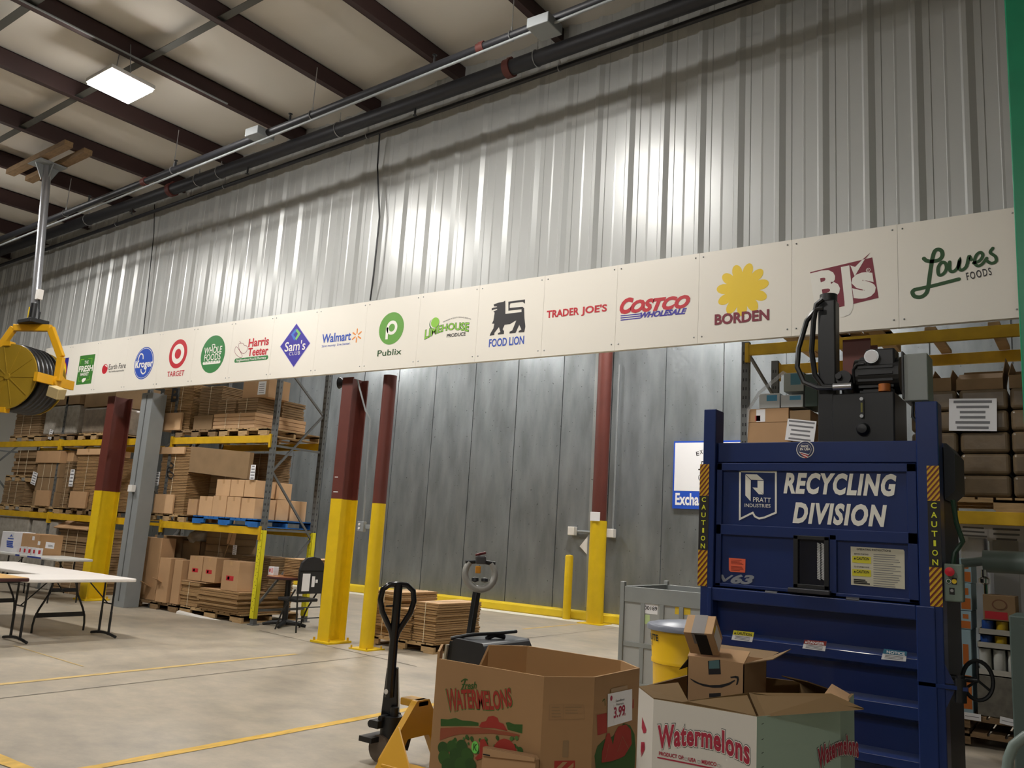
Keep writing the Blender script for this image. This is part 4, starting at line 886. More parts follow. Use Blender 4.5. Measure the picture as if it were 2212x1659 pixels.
for i, (px, py) in enumerate(((99, 1196), (108, 1197), (119, 1197), (134, 1197), (146, 1197))):
    p = at(px, py, DB-.1)
    lb_ = 'white tape roll on the rear white table, %s from the white carton' % ('first', 'second', 'third', 'fourth', 'fifth')[i]
    if roll is None:
        roll = thing('tape_roll', lb_, 'tape', (p.x, DB-.06, TZ), 0, 'printed tape rolls on the rear table')
        MB().loft([circ((0, 0, 0), (0, 0, 1), .062, 24), circ((0, 0, .13), (0, 0, 1), .062, 24), circ((0, 0, .13), (0, 0, 1), .038, 24), circ((0, 0, 0), (0, 0, 1), .038, 24)], 0, False, True).build('roll', WBOX, roll, True, world=False)
        b = MB(); a_ = [(.0635*sin(k_*.12-.25), -.0635*cos(k_*.12-.25)) for k_ in range(6)]
        for (u0_, v0_), (u1_, v1_) in zip(a_, a_[1:]): b.add([(u0_, v0_, .035), (u1_, v1_, .035), (u1_, v1_, .1), (u0_, v0_, .1)], [(0, 1, 2, 3)])
        b.build('red_mark', RED, roll, world=False); t = roll
    else: t = copy_tree(roll); t['label'] = lb_
    t.location = (-15.93+.135*i, 7.79+.0*i, TZ+.001); t.rotation_euler = (0, 0, .3*i)
# bistro table, stack and chair
t = thing('bistro_table', 'small round bistro table with dark red rim and black pedestal', 'table', (-10.66, 9.36, 0))
MB().lathe([(.34, .725), (.355, .735), (.355, .755), (.34, .765)], (-10.66, 9.36, 0), n=40).build('rim', mat('dark_red_edge', '3f1a1a', .5), t, True); MB().cyl((-10.66, 9.36, .765), (-10.66, 9.36, .768), .34, n=40).build('tabletop', mat('orange_laminate', 'b97c4f', .35), t)
MB().cyl((-10.66, 9.36, .06), (-10.66, 9.36, .725), .045, n=20).build('pedestal', BLACK, t, True)
for i in range(4):
    a_ = pi/4*0+.6+i*pi/2; b = MB().tube([(-10.66, 9.36, .07), (-10.66+.2*cos(a_), 9.36+.2*sin(a_), .05), (-10.66+.34*cos(a_), 9.36+.34*sin(a_), .02)], [.045, .035, .022], 8); b.build('base_foot', BLACK, t, True)
bundle('flat carton stack on the bistro table beside the black chair', -10.66, -10.28, 9.22, 10.2, .769, at(615, 1205, 9.22).z, step=.022, strap=False, top=CARD3)
p = at(584, 1242, 9.2); t = carton('small white carton with red print on the bistro table', p.x-.06, p.x+.07, 9.2, 9.3, .769, .769+.13, m=WBOX, tape=False, mark=[(.3, .55, .25, .4, RED), (.7, .55, .3, .6, mat('pink_print', 'd59a9a', .6))])
CH = mat('black_chair_vinyl', '1b1b1d', .6)
t = thing('folding_chair', 'black folding chair seen from behind with paper notes on its back', 'chair', (-10.1, 9.2, 0))
for y in (8.97, 9.45):
    MB().tube([(-9.94, y, 0), (-9.98, y, .45), (-10.0, y, .85)], .013, 8).build('rear_leg', BLACK, t, True); MB().tube([(-10.42, y+.01, 0), (-10.28, y, .3), (-10.05, y, .62)], .013, 8).build('front_leg', BLACK, t, True)
b = MB(); out = [(8.97, .56), (8.97, .92), (9.0, 1.02), (9.08, 1.09), (9.21, 1.11), (9.34, 1.09), (9.42, 1.02), (9.45, .92), (9.45, .56)]
b.prism([(-10.02, y, z) for y, z in out], (.045, 0, 0)); b.build('backrest', CH, t, bevel=.015)
b = MB(); b.bar((-9.975, 8.97, .9), (-9.975, 9.45, .9), .012, .012); b.build('back_seam', BLACKG, t)
MB().box(-10.45, -10.03, 8.99, 9.43, .43, .48).build('seat', CH, t, bevel=.015)
for z in (.36, .2): MB().cyl((-9.965, 8.97, z), (-9.965, 9.45, z), .009, n=8).build('rung', BLACK, t)
b = MB().box(-9.974, -9.972, 9.02, 9.17, .6, .86).box(-9.974, -9.972, 9.21, 9.27, .66, .82).box(-9.974, -9.972, 9.285, 9.33, .72, .77); b.build('paper_note', PAPER, t)
# ================================================================ pallet of flat cartons by the columns
t = pallet('wooden pallet under flat carton stacks beside the yellow column feet', -8.62, -7.4, 9.1, 10.1, 0, WOOD)
bundle('tall flat carton stack behind the round yellow column foot', -8.62, -8.13, 9.12, 10.05, .135, at(812, 1275, 9.12).z, step=.04, jit=.03, top=CARD3)
bundle('low middle flat carton stack behind the jack handle', -8.125, -7.81, 9.1, 10.0, .135, at(840, 1310, 9.1).z, step=.03, jit=.012, top=CARD3, strap=False)
bundle('string tied flat carton stack at the pallet corner', -7.8, -7.38, 9.1, 10.1, .135, at(945, 1304, 9.12).z, step=.03, jit=.012, top=CARD3)
# ================================================================ hand pallet jack
JY = mat('jack_yellow', 'c8962c', .35, coat=.2)
jx, jy = -4.22, 4.78
t = thing('hand_pallet_jack', 'yellow hand pallet jack with black loop handle', 'pallet jack', (jx, jy, 0))
hx = at(862, 1440, jy).x; ht = at(861, 1262, jy)
loop = [(0, .0), (-.03, .1), (-.13, .25), (-.155, .34), (-.14, .42), (-.08, .46), (0, .465), (.08, .46), (.14, .42), (.155, .34), (.13, .25), (.03, .1), (0, .0)]
sc_ = (ht.z-.78)/.465; u_ = V((.72, .69, 0))
def jp(u, z): return V((ht.x, jy, 0))+u_*u*.9*sc_*.95+V((0, 0, z))
b = MB().tube([jp(u, .78+v*sc_) for u, v in loop], .021, 10); b.cyl(jp(0, .7), jp(0, ht.z), .032, n=12); b.build('loop_handle', BLACKG, t, True)
b = MB().cyl(jp(0, .42), jp(0, .78), .033, n=12); b.build('tiller_tube', BLACKG, t, True)
b = MB().bar(jp(-.1, ht.z-.16), jp(0, ht.z-.15), .012, .012); b.build('release_lever', BLACKG, t)
q0 = jp(0, 0); b = MB().add([q0+V((-.045, -.03, .22)), q0+V((.06, .05, .22)), q0+V((.035, .03, .62)), q0+V((-.03, -.02, .62)), q0+V((-.085, .05, .22)), q0+V((.02, .12, .22)), q0+V((.0, .08, .62)), q0+V((-.06, .03, .62))], [(0, 1, 2, 3), (5, 4, 7, 6), (1, 5, 6, 2), (4, 0, 3, 7), (3, 2, 6, 7), (0, 4, 5, 1)]); b.build('tiller_base', BLACKG, t, bevel=.008)
b = MB().cyl(q0+V((.0, -.035, .46)), q0+V((.0, -.04, .46)), .018, n=12); b.build('round_label', WHITE, t)
b = MB().cyl((jx, jy, .1), (jx, jy, .3), .075, n=18); b.cyl((jx+.02, jy, .3), (jx+.02, jy, .36), .03, n=12); b.obox((jx-.05, jy-.04, .25), (.08, .18, .05)); b.cyl((jx-.11, jy-.1, .24), (jx-.11, jy+.06, .24), .025, n=10); b.cyl((jx-.02, jy-.1, .29), (jx-.02, jy+.1, .29), .02, n=10); b.build('pump_unit', BLACK, t, True)
b = MB().obox((jx-.08, jy-.04, .15), (.12, .26, .035)); b.build('steer_bracket', BLACK, t)
for s_ in (-1, 1): b = MB().cyl((jx-.02, jy+s_*.07-.025, .09), (jx-.02, jy+s_*.07+.025, .09), .09, n=24); b.build('steer_wheel', mat('tan_wheel', '5d5146', .5), t, True)
ax = jx+.2
prof = [(jy-.03, .44), (jy+.1, .44), (jy+.34, .1), (jy+.34, .04), (jy+.22, .04), (jy+.12, .2), (jy-.1, .2), (jy-.2, .04), (jy-.33, .04), (jy-.33, .1)]
b = MB().prism([(ax, y, z) for y, z in prof], (.05, 0, 0)); b.box(ax-.12, ax+.05, jy-.02, jy+.1, .39, .44)
for s_ in (-1, 1): b.prism([(ax, jy+s_*.36, .03), (ax+.35, jy+s_*.36, .03), (ax+.05, jy+s_*.2, .3)], (0, s_*.012, 0))
b.build('fork_frame', JY, t, bevel=.01)
for s_ in (-1, 1):
    b = MB().box(ax+.04, ax+1.2, jy+s_*.27-.08, jy+s_*.27+.08, .03, .085); b.build('fork', JY, t, bevel=.012)
b = MB().cyl((ax-.012, jy-.24, .15), (ax+.05, jy-.24, .15), .022, n=14); b.build('pivot_pin', JY, t)
g = Gfx((ax-.001, 0, 0), (0, -1, 0), (0, 0, 1), (780, 1180, .2888))
g.poly([(300, 1408), (384, 1410), (350, 1530), (278, 1520)], 0, 0).poly([(278, 1470), (292, 1462), (278, 1518), (262, 1518)], 1, 1)
g.text('CAT', 292, 1452, 360, 1448, 36, 2, 1, .03, 0, False); g.build('decal', [INK, RED, WPR], t)
# ================================================================ powered pallet truck
t = thing('powered_pallet_truck', 'dark grey powered pallet truck with looped tiller head behind the brown bin', 'pallet truck', (-4.05, 5.7, 0))
DG = mat('truck_dark_grey', '2b2d31', .4, bump=.04, bscale=60)
b = MB(); prof = [(-4.2, .18), (-3.88, .18), (-3.88, .74), (-3.91, .79), (-4.17, .8), (-4.2, .78)]
b.prism([(x, 5.39, z) for x, z in prof], (0, .64, 0)); b.build('battery_cover', DG, t, bevel=.02)
b = MB().prism([(-4.32, 5.42, .12), (-4.21, 5.42, .12), (-4.21, 5.42, .77), (-4.25, 5.42, .77)], (0, .58, 0)); b.build('mast_cover', BLACK, t, bevel=.01)
b = MB().prism([(-4.335, 5.4, .12), (-4.325, 5.4, .12), (-4.255, 5.4, .74), (-4.275, 5.4, .74)], (0, .05, 0)); b.build('cream_edge_strip', mat('cream_plastic', 'b9b4a4', .45), t)
b = MB().tube([(-4.24, 5.42, .79), (-4.1, 5.5, .83), (-4.0, 5.7, .84), (-3.95, 5.9, .85)], .014, 8).tube([(-4.04, 5.62, .8), (-4.02, 5.7, .825), (-3.98, 5.78, .81)], .018, 8); b.build('charging_cable', BLACK, t, True)
b = MB(); 
for y in (5.5, 5.8): b.box(-3.8805, -3.876, y, y+.1, .69, .745)
b.build('grip_recess', BLACK, t)
hb = V((-4.27, 5.68, .62)); hd = at(1032, 1265, 5.78); 
MB().bar(hb, hd, .06, .045, up=(1, 0, 0)).build('tiller_arm', BLACK, t, bevel=.008)
cen = at(1037, 1240, 5.78); e1 = V((.72, .69, .0)); e2 = V((-.12, .1, 1)).normalized()
b = MB().tube([cen+e1*(.125*sin(a_*pi/12))*(1 if 1 else 1)+e2*(-.125*cos(a_*pi/12)) for a_ in range(-9, 10)], [.02+.01*abs(cos(a_*pi/24)) for a_ in range(-9, 10)], 10)
b.build('tiller_loop', mat('silver_grey_plastic', '9b9a94', .4), t, True)
b = MB().cyl(cen+e1*-.125+e2*.09, cen+e1*-.03+e2*.1, .018, n=10).cyl(cen+e1*.03+e2*.1, cen+e1*.125+e2*.09, .018, n=10); b.build('grip', BLACK, t, True)
MB().obox(cen+e2*.115, (.085, .075, .07), (0, 0, .75)).build('thumb_pod', mat('pod_grey', '47474a', .4), t, bevel=.012)
b = MB().obox(cen+e2*.165, (.09, .05, .02), (0, -.3, .75)); b.build('red_button', mat('dark_red_button', '5a1a20', .3), t, bevel=.006)
b = MB().obox(cen+e2*.035+V((0, -.03, 0)), (.045, .02, .06), (0, 0, .75)); b.build('orange_switch', mat('orange_switch', 'd4902a', .4), t, bevel=.006)
b = MB().lathe([(.001, -.02), (.03, -.01), (.03, .015), (.001, .025)], cen-e2*.05+e1*.04, e2, 12).lathe([(.001, -.02), (.03, -.01), (.03, .015), (.001, .025)], cen-e2*.05-e1*.04, e2, 12); b.build('butterfly_switch', DG, t, True)
for s_ in (-1, 1): MB().box(-3.88, -3.1, 5.71+s_*.2-.08, 5.71+s_*.2+.08, .04, .1).build('fork', DG, t, bevel=.01)
MB().cyl((-4.1, 5.64, .11), (-4.1, 5.78, .11), .11, n=20).build('drive_wheel', BLACK, t, True)
# ================================================================ octagonal watermelon bins
def bin_walls(t, poly, z0, tops, m_out, m_in, th=.014, skip=()):
    """one wall per side (a child each), outside and inside of different colour"""
    n = len(poly); c_ = sum((V((p[0], p[1], 0)) for p in poly), V())/n
    for i in range(n):
        if i in skip: continue
        p, q = V((*poly[i], 0)), V((*poly[(i+1) % n], 0)); nr = V((q.y-p.y, -(q.x-p.x), 0)).normalized()
        if nr.dot(c_-p) > 0: nr = -nr
        zp, zq = tops[i], tops[(i+1) % n]
        if isinstance(zp, tuple): zp = zp[1]
        if isinstance(zq, tuple): zq = zq[0]
        a = [p+V((0, 0, z0)), q+V((0, 0, z0)), q+V((0, 0, zq)), p+V((0, 0, zp))]; ii = [v-nr*th for v in a]
        b = MB().add(a, [(0, 1, 2, 3)], 0).add(ii, [(3, 2, 1, 0)], 1)
        k_ = len(b.v); b.add(a+ii, [(0, 4, 5, 1), (1, 5, 6, 2), (2, 6, 7, 3), (3, 7, 4, 0)], 1)
        b.build('wall_panel', [m_out, m_in], t)
    MB().prism([V((*p, z0-.012)) for p in poly], (0, 0, .012)).build('bottom', m_in, t)
BRN = mat('bin_brown', 'a07c55', .8, n=.05, scale=2); BIN_IN = mat('bin_inside', 'a9855a', .8, n=.04, scale=2)
zr = .87
B1 = [atz(x, y, zr) for x, y in ((945, 1422), (1175, 1462), (1285, 1463), (1382, 1443), (1345, 1427), (1140, 1395), (1055, 1393))]
B1 = [(p.x, p.y) for p in B1]
yf = (B1[0][1]+B1[1][1])/2; B1[0] = (B1[0][0], yf); B1[1] = (B1[1][0], yf)
q = atz(936, 1405, zr); B1.append((q.x-.02, q.y+.1)); 
t = thing('watermelon_bin', 'big open brown cardboard bin with red and green watermelon print', 'cardboard bin', (sum(p[0] for p in B1)/8, sum(p[1] for p in B1)/8, .19))
tz = [zr]*8; tz[7] = (zr-.02, zr+.03); tz[0] = (zr+.04, zr)
bin_walls(t, B1, .19, tz, BRN, BIN_IN, skip=(6,)); 
a_, b_ = V((*B1[6], 0)), V((*B1[7], 0)); MB().prism([a_+V((0, 0, .19)), b_+V((0, 0, .19)), b_+V((0, 0, .5)), a_+(b_-a_)*.35+V((0, 0, .62)), a_+V((0, 0, zr))], (.01, .01, 0)).build('torn_wall_panel', BIN_IN, t)
g = Gfx((0, yf, 0), (1, 0, 0), (0, 0, 1), (900, 1360, .23508))
BR = mat('bin_print_red', '9c2f24', .75); BG = mat('bin_print_green', '31561f', .75); BG2 = mat('bin_print_light_green', '4e7034', .75); BRO = mat('bin_print_rust', '8f4a30', .75)
w3 = lambda tx, ty: (tx, ty*(1.12-.12*tx)+.10*sin(2*pi*tx+.4)*(1))
g.curve([(410, 478), (445, 455), (470, 462)], 12, 1, 1).curve([(450, 462), (430, 520), (415, 550)], 13, 1, 1).curve([(418, 505), (450, 500)], 9, 1, 1).text('resh', 445, 545, 556, 540, 62, 1, 1, .02, .35, False)
g.text('W', 286, 755, 380, 748, 205, 2, 0, .03, 0, False).text('ATERMELONS', 372, 748, 884, 706, 160, 2, 0, .045, 0, False, w3)
g.text('W', 292, 747, 382, 741, 197, 0, 1, .015, 0, False).text('ATERMELONS', 376, 741, 880, 701, 153, 0, 1, .03, 0, False, w3)
g.poly([(222, 820), (290, 825), (360, 812), (420, 835), (500, 840), (570, 855), (570, 885), (222, 888)], 1, 0).poly([(820, 855), (850, 850), (900, 870), (975, 872), (972, 955), (840, 920)], 1, 0)
g.poly([(575, 890), (600, 850), (640, 840), (660, 800), (705, 790), (745, 810), (760, 850), (800, 865), (838, 930), (720, 905), (600, 900)], 0, 1)
g.poly([(222, 905), (400, 895), (600, 905), (830, 938), (948, 965), (945, 985), (700, 955), (400, 960), (300, 985), (215, 1018)], 3, 1)
rr = random.Random(4)
for i in range(46):
    u, v = rr.random(), rr.random(); x = 330+620*u; y = 985+150*v
    if y > 985+.0*u: g.disc(x, y, 13+9*rr.random(), 2 if rr.random() > .5 else 1, 1+.02*i, 10)
for li_, (x, y, r_) in enumerate(((250, 1090, 62), (330, 1075, 58), (420, 1070, 60), (260, 1180, 70), (370, 1160, 75), (470, 1150, 66), (300, 1260, 80), (420, 1250, 80), (500, 1240, 60))): g.disc(x, y, r_, 1 if li_ % 2 else 5, 2+.05*li_, 24, 1.15)
g.poly([(590, 1010), (630, 1005), (660, 1060), (700, 1090), (690, 1140), (560, 1200), (540, 1180), (585, 1130)], 0, 3)
g.poly([(710, 1100), (720, 1060), (760, 1015), (810, 1000), (860, 1015), (905, 1060), (935, 1145), (820, 1125)], 0, 3).disc(955, 1110, 34, 1, 2, 16)
g.disc(543, 1080, 58, 4, 4, 24, .75).text('K', 528, 1112, 560, 1108, 62, 1, 5, .02)
g.build('watermelon_print', [BR, BG, BG2, BRO, mat('sticker_lime', '6fd05a', .5), mat('bin_print_deep_green', '2a4c1c', .75)], t)
# second and third visible sides: box print, handle slot, arrow mark, slices
e0, e1_ = V((*B1[1], 0)), V((*B1[2], 0)); g = Gfx(e0, e1_-e0, (0, 0, 1), (900, 1360, .23508))
for (x0, y0, x1, y1) in ((1222, 690, 1535, 690), (1535, 690, 1540, 820), (1540, 820, 1215, 830), (1215, 830, 1222, 690), (1350, 690, 1350, 825)): g.stroke([(x0, y0), (x1, y1)], 3, 0, 0)
g.lines(1240, 700, 1330, 815, 4, 0, 0, .3).lines(1365, 700, 1525, 780, 3, 0, 0, .3); g.build('box_print', [CARD2], t)
g = Gfx(e0, e1_-e0, (0, 0, 1), (900, 1360, .23508)).rect(1368, 1095, 28, 78, 0, 0, .4); g.build('hand_slot', [CARD2], t)
g = Gfx(e0, e1_-e0, (0, 0, 1), (900, 1360, .23508))
g.poly([(1265, 1205), (1455, 1203), (1452, 1300), (1262, 1300)], 2, 0).poly([(1290, 1262), (1340, 1215), (1385, 1215), (1300, 1300), (1275, 1300)], 3, 1).poly([(1440, 1220), (1440, 1260), (1390, 1300), (1350, 1300)], 3, 1)
g.build('arrow_mark', [CARD2, CARD2, BR, BRN], t)
e0, e1_ = V((*B1[2], 0)), V((*B1[3], 0)); g = Gfx(e0, e1_-e0, (0, 0, 1), (900, 1360, .23508))
g.poly([(1655, 785), (1745, 765), (1748, 945), (1660, 972)], 0, 0).curve([(1705, 660), (1725, 640), (1730, 700)], 10, 1, 0).poly([(1985, 640), (1992, 640), (1992, 720), (1978, 725)], 0, 0)
g.poly([(1645, 1280), (1632, 1160), (1660, 1070), (1720, 1010), (1800, 980), (1900, 860), (1960, 880), (2000, 960), (2010, 1100), (2000, 1280)], 1, 0)
g.poly([(1695, 1222), (1700, 1120), (1745, 955), (1770, 950), (1800, 1060), (1815, 960), (1850, 890), (1920, 870), (1965, 920), (1972, 1050), (1900, 1170), (1780, 1210)], 0, 1)
g.stroke([(1760, 1050), (1730, 1190)], 4, 2, 2).stroke([(1885, 980), (1840, 1120)], 4, 2, 2).stroke([(1885, 980), (1940, 1090)], 4, 2, 2).poly([(1640, 1240), (1800, 1215), (1960, 1130), (2000, 1150), (1990, 1300), (1640, 1300)], 1, 2)
g.build('slice_print', [BR, BG, BRN], t)
g = Gfx(e0-(V((e1_.y-e0.y, e0.x-e1_.x, 0)).normalized())*-.003, e1_-e0, (0, 0, 1), (900, 1360, .23508))
g.poly([(1755, 592), (1978, 545), (1978, 832), (1752, 898)], 0, 0); g.disc(1785, 630, 24, 1, 1, 14); g.text('3.99', 1808, 812, 1908, 782, 92, 1, 1, .03, 0, False); g.text('lb', 1903, 790, 1918, 786, 26, 1, 1, 0, 0, False)
g.text('Seedless', 1825, 668, 1905, 648, 22, 2, 1, 0, 0, False).text('Watermelon', 1828, 700, 1898, 684, 22, 2, 1, 0, 0, False); g.poly([(1782, 545), (1932, 510), (1935, 548), (1782, 580)], 3, 1)
o = g.build('price_card', [PAPER, mat('price_crimson', 'a0193c', .6), INK, mat('clear_tape', 'a58a66', .3)], t)
# folded pouch in front
p0 = yf-.05; t = thing('cardboard_pouch', 'folded brown cardboard pouch leaning on the watermelon print', 'cardboard', at(1100, 1650, p0))
zo = (900, 1360, .23508); qq = lambda x, y, Y: at(zo[0]+x*zo[2], zo[1]+y*zo[2], Y)
b = MB().prism([qq(610, 1078, p0), qq(1010, 1150, p0), qq(1070, 1165, p0), qq(1092, 1200, p0), qq(1085, 1420, p0), qq(585, 1420, p0)], (0, .035, 0)); b.build('body', CARD, t)
b = MB().prism([qq(608, 1085, p0-.012), qq(1085, 1180, p0-.012), qq(1082, 1215, p0-.012), qq(606, 1160, p0-.012)], (0, .01, 0)); b.build('flap', CARD, t); b = MB().prism([qq(608, 1140, p0-.014), qq(672, 1152, p0-.014), qq(672, 1164, p0-.014), qq(608, 1150, p0-.014)], (0, .002, 0)); b.build('slot', INK, t)
lowz = min((v.z for v in [qq(585, 1420, p0)]))
tag(MB().box(B1[0][0]+.3, B1[0][0]+.75, p0-.25, p0+.045, 0, lowz-.002).build('carton', CARD2, bevel=.004), 'plain carton on the floor under the folded pouch', 'box')
pallet('wooden pallet carrying the brown watermelon bin on the jack', B1[7][0]+.02, B1[3][0]-.02, min(p[1] for p in B1)+.02, max(p[1] for p in B1)-.02, .086, WOODD, h=.09)
# ---------------------------------------------------------------- white and pale green bin
zq = .88
pts2 = [atz(x, y, zq) for x, y in ((1380, 1485), (1412, 1510), (1635, 1548), (1815, 1530), (1845, 1507), (1735, 1470), (1500, 1440))]
B2 = [(p.x, p.y) for p in pts2]; B2[5] = (-1.48, 5.2); B2[6] = (-2.02, 5.1)
t = thing('watermelon_bin', 'open white and pale green cardboard bin with red outlined watermelon lettering', 'cardboard bin', (sum(p[0] for p in B2)/7, sum(p[1] for p in B2)/7, 0))
WBIN = mat('bin_white', 'cfcbc2', .55); GBIN = mat('bin_pale_green', 'a9c2b2', .5); BIN_SHADE = mat('bin_inside_shaded', '6e5530', .85)  # inside brown is darkened so the colour itself carries the bin's shade
def wallp(i, j, zi, zj, m): bin_walls_one(t, B2[i], B2[j], 0, zi, zj, m, BIN_SHADE)
def bin_walls_one(t, p, q, z0, zp, zq_, mo, mi_, th=.014, ctr=(-1.5, 4.5)):
    p, q = V((*p, 0)), V((*q, 0)); nr = V((q.y-p.y, -(q.x-p.x), 0)).normalized()
    if nr.dot(V((*ctr, 0))-p) > 0: nr = -nr
    a = [p+V((0, 0, z0)), q+V((0, 0, z0)), q+V((0, 0, zq_)), p+V((0, 0, zp))]; ii = [v-nr*th for v in a]
    b = MB().add(a, [(0, 1, 2, 3)], 0).add(ii, [(3, 2, 1, 0)], 1); b.add(a+ii, [(0, 4, 5, 1), (1, 5, 6, 2), (2, 6, 7, 3), (3, 7, 4, 0)], 1)
    return b.build('wall_panel', [mo, mi_], t)
wallp(0, 1, zq, zq, WBIN); wallp(1, 2, zq, zq, WBIN); wallp(2, 3, zq, zq, GBIN); wallp(3, 4, zq, zq+.02, GBIN); wallp(4, 5, zq, zq, GBIN); wallp(5, 6, zq, zq, BIN_SHADE); wallp(6, 0, zq, zq, WBIN)
MB().prism([V((*p, 0)) for p in B2], (0, 0, .012)).build('bottom', BIN_SHADE, t)
# fold over flaps inside the rim (leaves whose dark brown has the shade put in)
def leaf(name, pts, m, d=(0, 0, -.006)): return MB().prism(pts, d).build(name, m, t)
P = lambda x, y, z: atz(x, y, z)
v1, v2, v3 = V((*B2[1], zq)), V((*B2[2], zq)), V((*B2[3], zq))
pA, pB, pC, pD = P(1468, 1514, .89), P(1618, 1496, .93), P(1795, 1498, .95), P(1866, 1530, .91)
leaf('flap', [v2+V((.0, .03, 0)), v3+V((-.03, .0, .0)), pD, pC, pB], BIN_SHADE)
leaf('flap', [v1+V((.12, .03, 0)), v2+V((-.01, .02, 0)), pB+V((-.01, 0, -.01)), pA+V((.03, .02, 0))], BIN_SHADE)
leaf('folded_sheet', [pA+V((.03, .05, 0)), pB, pB+V((.0, .0, -.3)), pA+V((.03, .05, -.3))], BIN_SHADE, (0, .006, 0))
leaf('flap', [V((*B2[0], zq+.006)), v1+V((.0, .0, .006)), v1+V((.16, .05, .0)), V((*B2[0], zq))+V((.12, .22, .02))], BIN_SHADE)
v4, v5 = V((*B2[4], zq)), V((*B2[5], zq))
leaf('flap', [v4+V((-.04, .05, 0)), v5+V((0, -.02, 0)), v5+V((-.02, -.3, .06)), v4+V((-.2, -.15, .07))], BIN_SHADE)
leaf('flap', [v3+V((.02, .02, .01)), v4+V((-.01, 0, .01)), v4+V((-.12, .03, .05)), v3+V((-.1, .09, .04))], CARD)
RB = mat('bin_lettering_red', 'a3243c', .6); OL = mat('lettering_outline', '2c3a33', .6)
ew = V((*B2[2], 0))-V((*B2[1], 0)); g = Gfx((*B2[1], 0), ew, (0, 0, 1), (1360, 1300, .21635))
arc = lambda tx, ty: (tx, ty*(1.05-.12*sin(pi*tx))+.48*sin(pi*tx*.95)-.05)
def melon(g, xl, yl, xr, yr, h):
    for bo_, mi_, L_ in ((.085, 2, 0), (.065, 1, 1), (.035, 0, 2)): g.text('Watermelons', xl, yl, xr, yr, h, mi_, L_, bo_, 0, False, arc, 1.08)
melon(g, 288, 1448, 1196, 1622, 212)
g.build('lettering', [RB, WPR, OL], t)
g = Gfx((*B2[1], 0), ew, (0, 0, 1), (1360, 1300, .21635))
g.text('PRODUCT OF:', 296, 1528, 545, 1575, 36, 0, 1, .03, 0, False).text('USA', 592, 1588, 664, 1602, 36, 0, 1, .03, 0, False).text('MEXICO', 722, 1612, 868, 1640, 36, 0, 1, .03, 0, False)
for x, y in ((568, 1570), (694, 1596), (893, 1634)): g.stroke([(x-12, y-15), (x+12, y-10), (x+12, y+16), (x-12, y+11), (x-12, y-15)], 3, 1, 1)
g.stroke([(278, 1553), (920, 1680)], 15, 0, 0); g.build('origin_print', [RB, GINK], t)
ew = V((*B2[1], 0))-V((*B2[0], 0)); g = Gfx((*B2[0], 0), ew, (0, 0, 1), (1360, 1300, .21635))
g.poly([(128, 1150), (172, 1280), (165, 1305), (140, 1312), (124, 1260)], 0, 0)
for i in range(3): g.poly([(118+12*i, 1400+30*i), (150, 1400+22*i), (155, 1430+22*i), (112, 1500+30*i)], 0, 0)
g.build('corner_print', [RB], t)
ew = V((*B2[3], 0))-V((*B2[2], 0)); g = Gfx((*B2[2], 0), ew, (0, 0, 1), (1360, 1300, .21635))
for y in (1210, 1365, 1500, 1640): g.poly([(1312, y+12), (1335, y-2), (1338, y+3), (1320, y+14)], 0, 0)
g.build('staple_slit', [INK], t)
g = Gfx((*B2[2], 0), ew, (0, 0, 1), (1300, 1300, .27125)); melon(g, 1725, 1330, 2040, 1235, 150); g.build('lettering', [RB, WPR, OL], t)
# parcels in that bin
YP = 4.48
za_ = (1360, 1300, .21635); qa = lambda x, y, Y: at(za_[0]+x*za_[2], za_[1]+y*za_[2], Y)
a0, a1 = qa(572, 900, YP), qa(1140, 900, YP); zt_ = qa(860, 585, YP).z; zlow = .40
t = thing('parcel_carton', 'brown parcel carton with black curved arrow and open flaps in the white bin', 'box', ((a0.x+a1.x)/2, YP+.2, zlow))
th = .005; D = .36
MB().box(a0.x, a1.x, YP, YP+th, zlow, zt_).box(a0.x, a1.x, YP+D-th, YP+D, zlow, zt_).box(a0.x, a0.x+th, YP, YP+D, zlow, zt_).box(a1.x-th, a1.x, YP, YP+D, zlow, zt_).box(a0.x, a1.x, YP, YP+D, zlow, zlow+th).build('body', CARD, t)
f0 = [V((a0.x, YP, zt_)), V((a1.x, YP, zt_)), V((a1.x-.02, YP-.0, zt_)), V((a0.x-.02, YP, zt_))]
MB().prism([V((a0.x, YP, zt_)), V((a1.x, YP, zt_)), V((a1.x-.01, YP+.12, zt_+.05)), V((a0.x-.02, YP+.12, zt_+.045))], (0, 0, .005)).build('flap', CARD, t)
MB().prism([V((a1.x, YP+.02, zt_)), V((a1.x, YP+D, zt_)), V((a1.x+.15, YP+D-.05, zt_+.07)), V((a1.x+.12, YP+.1, zt_+.03))], (0, 0, .005)).build('flap', CARD2, t)
MB().prism([V((a0.x, YP+D, zt_)), V((a1.x, YP+D, zt_)), V((a1.x+.03, YP+D+.13, zt_+.03)), V((a0.x, YP+D+.13, zt_+.03))], (0, .005, 0)).build('flap', CARD2, t)
MB().prism([V((a0.x, YP+.04, zt_)), V((a0.x, YP+D, zt_)), V((a0.x-.09, YP+D-.05, zt_-.08)), V((a0.x-.09, YP+.1, zt_-.09))], (0, 0, .004)).build('flap', BLACK, t)
g = Gfx((0, YP, 0), (1, 0, 0), (0, 0, 1), za_)
g.poly([(600, 765), (615, 768), (700, 810), (800, 832), (900, 830), (990, 808), (1050, 778), (1056, 788), (1000, 828), (920, 856), (840, 858), (740, 842), (650, 805)], 0, 0)
g.poly([(1005, 748), (1060, 738), (1088, 745), (1094, 775), (1080, 825), (1062, 832), (1072, 790), (1072, 765), (1050, 758), (1012, 762)], 0, 0)
g.build('printed_arrow', [INK], t)
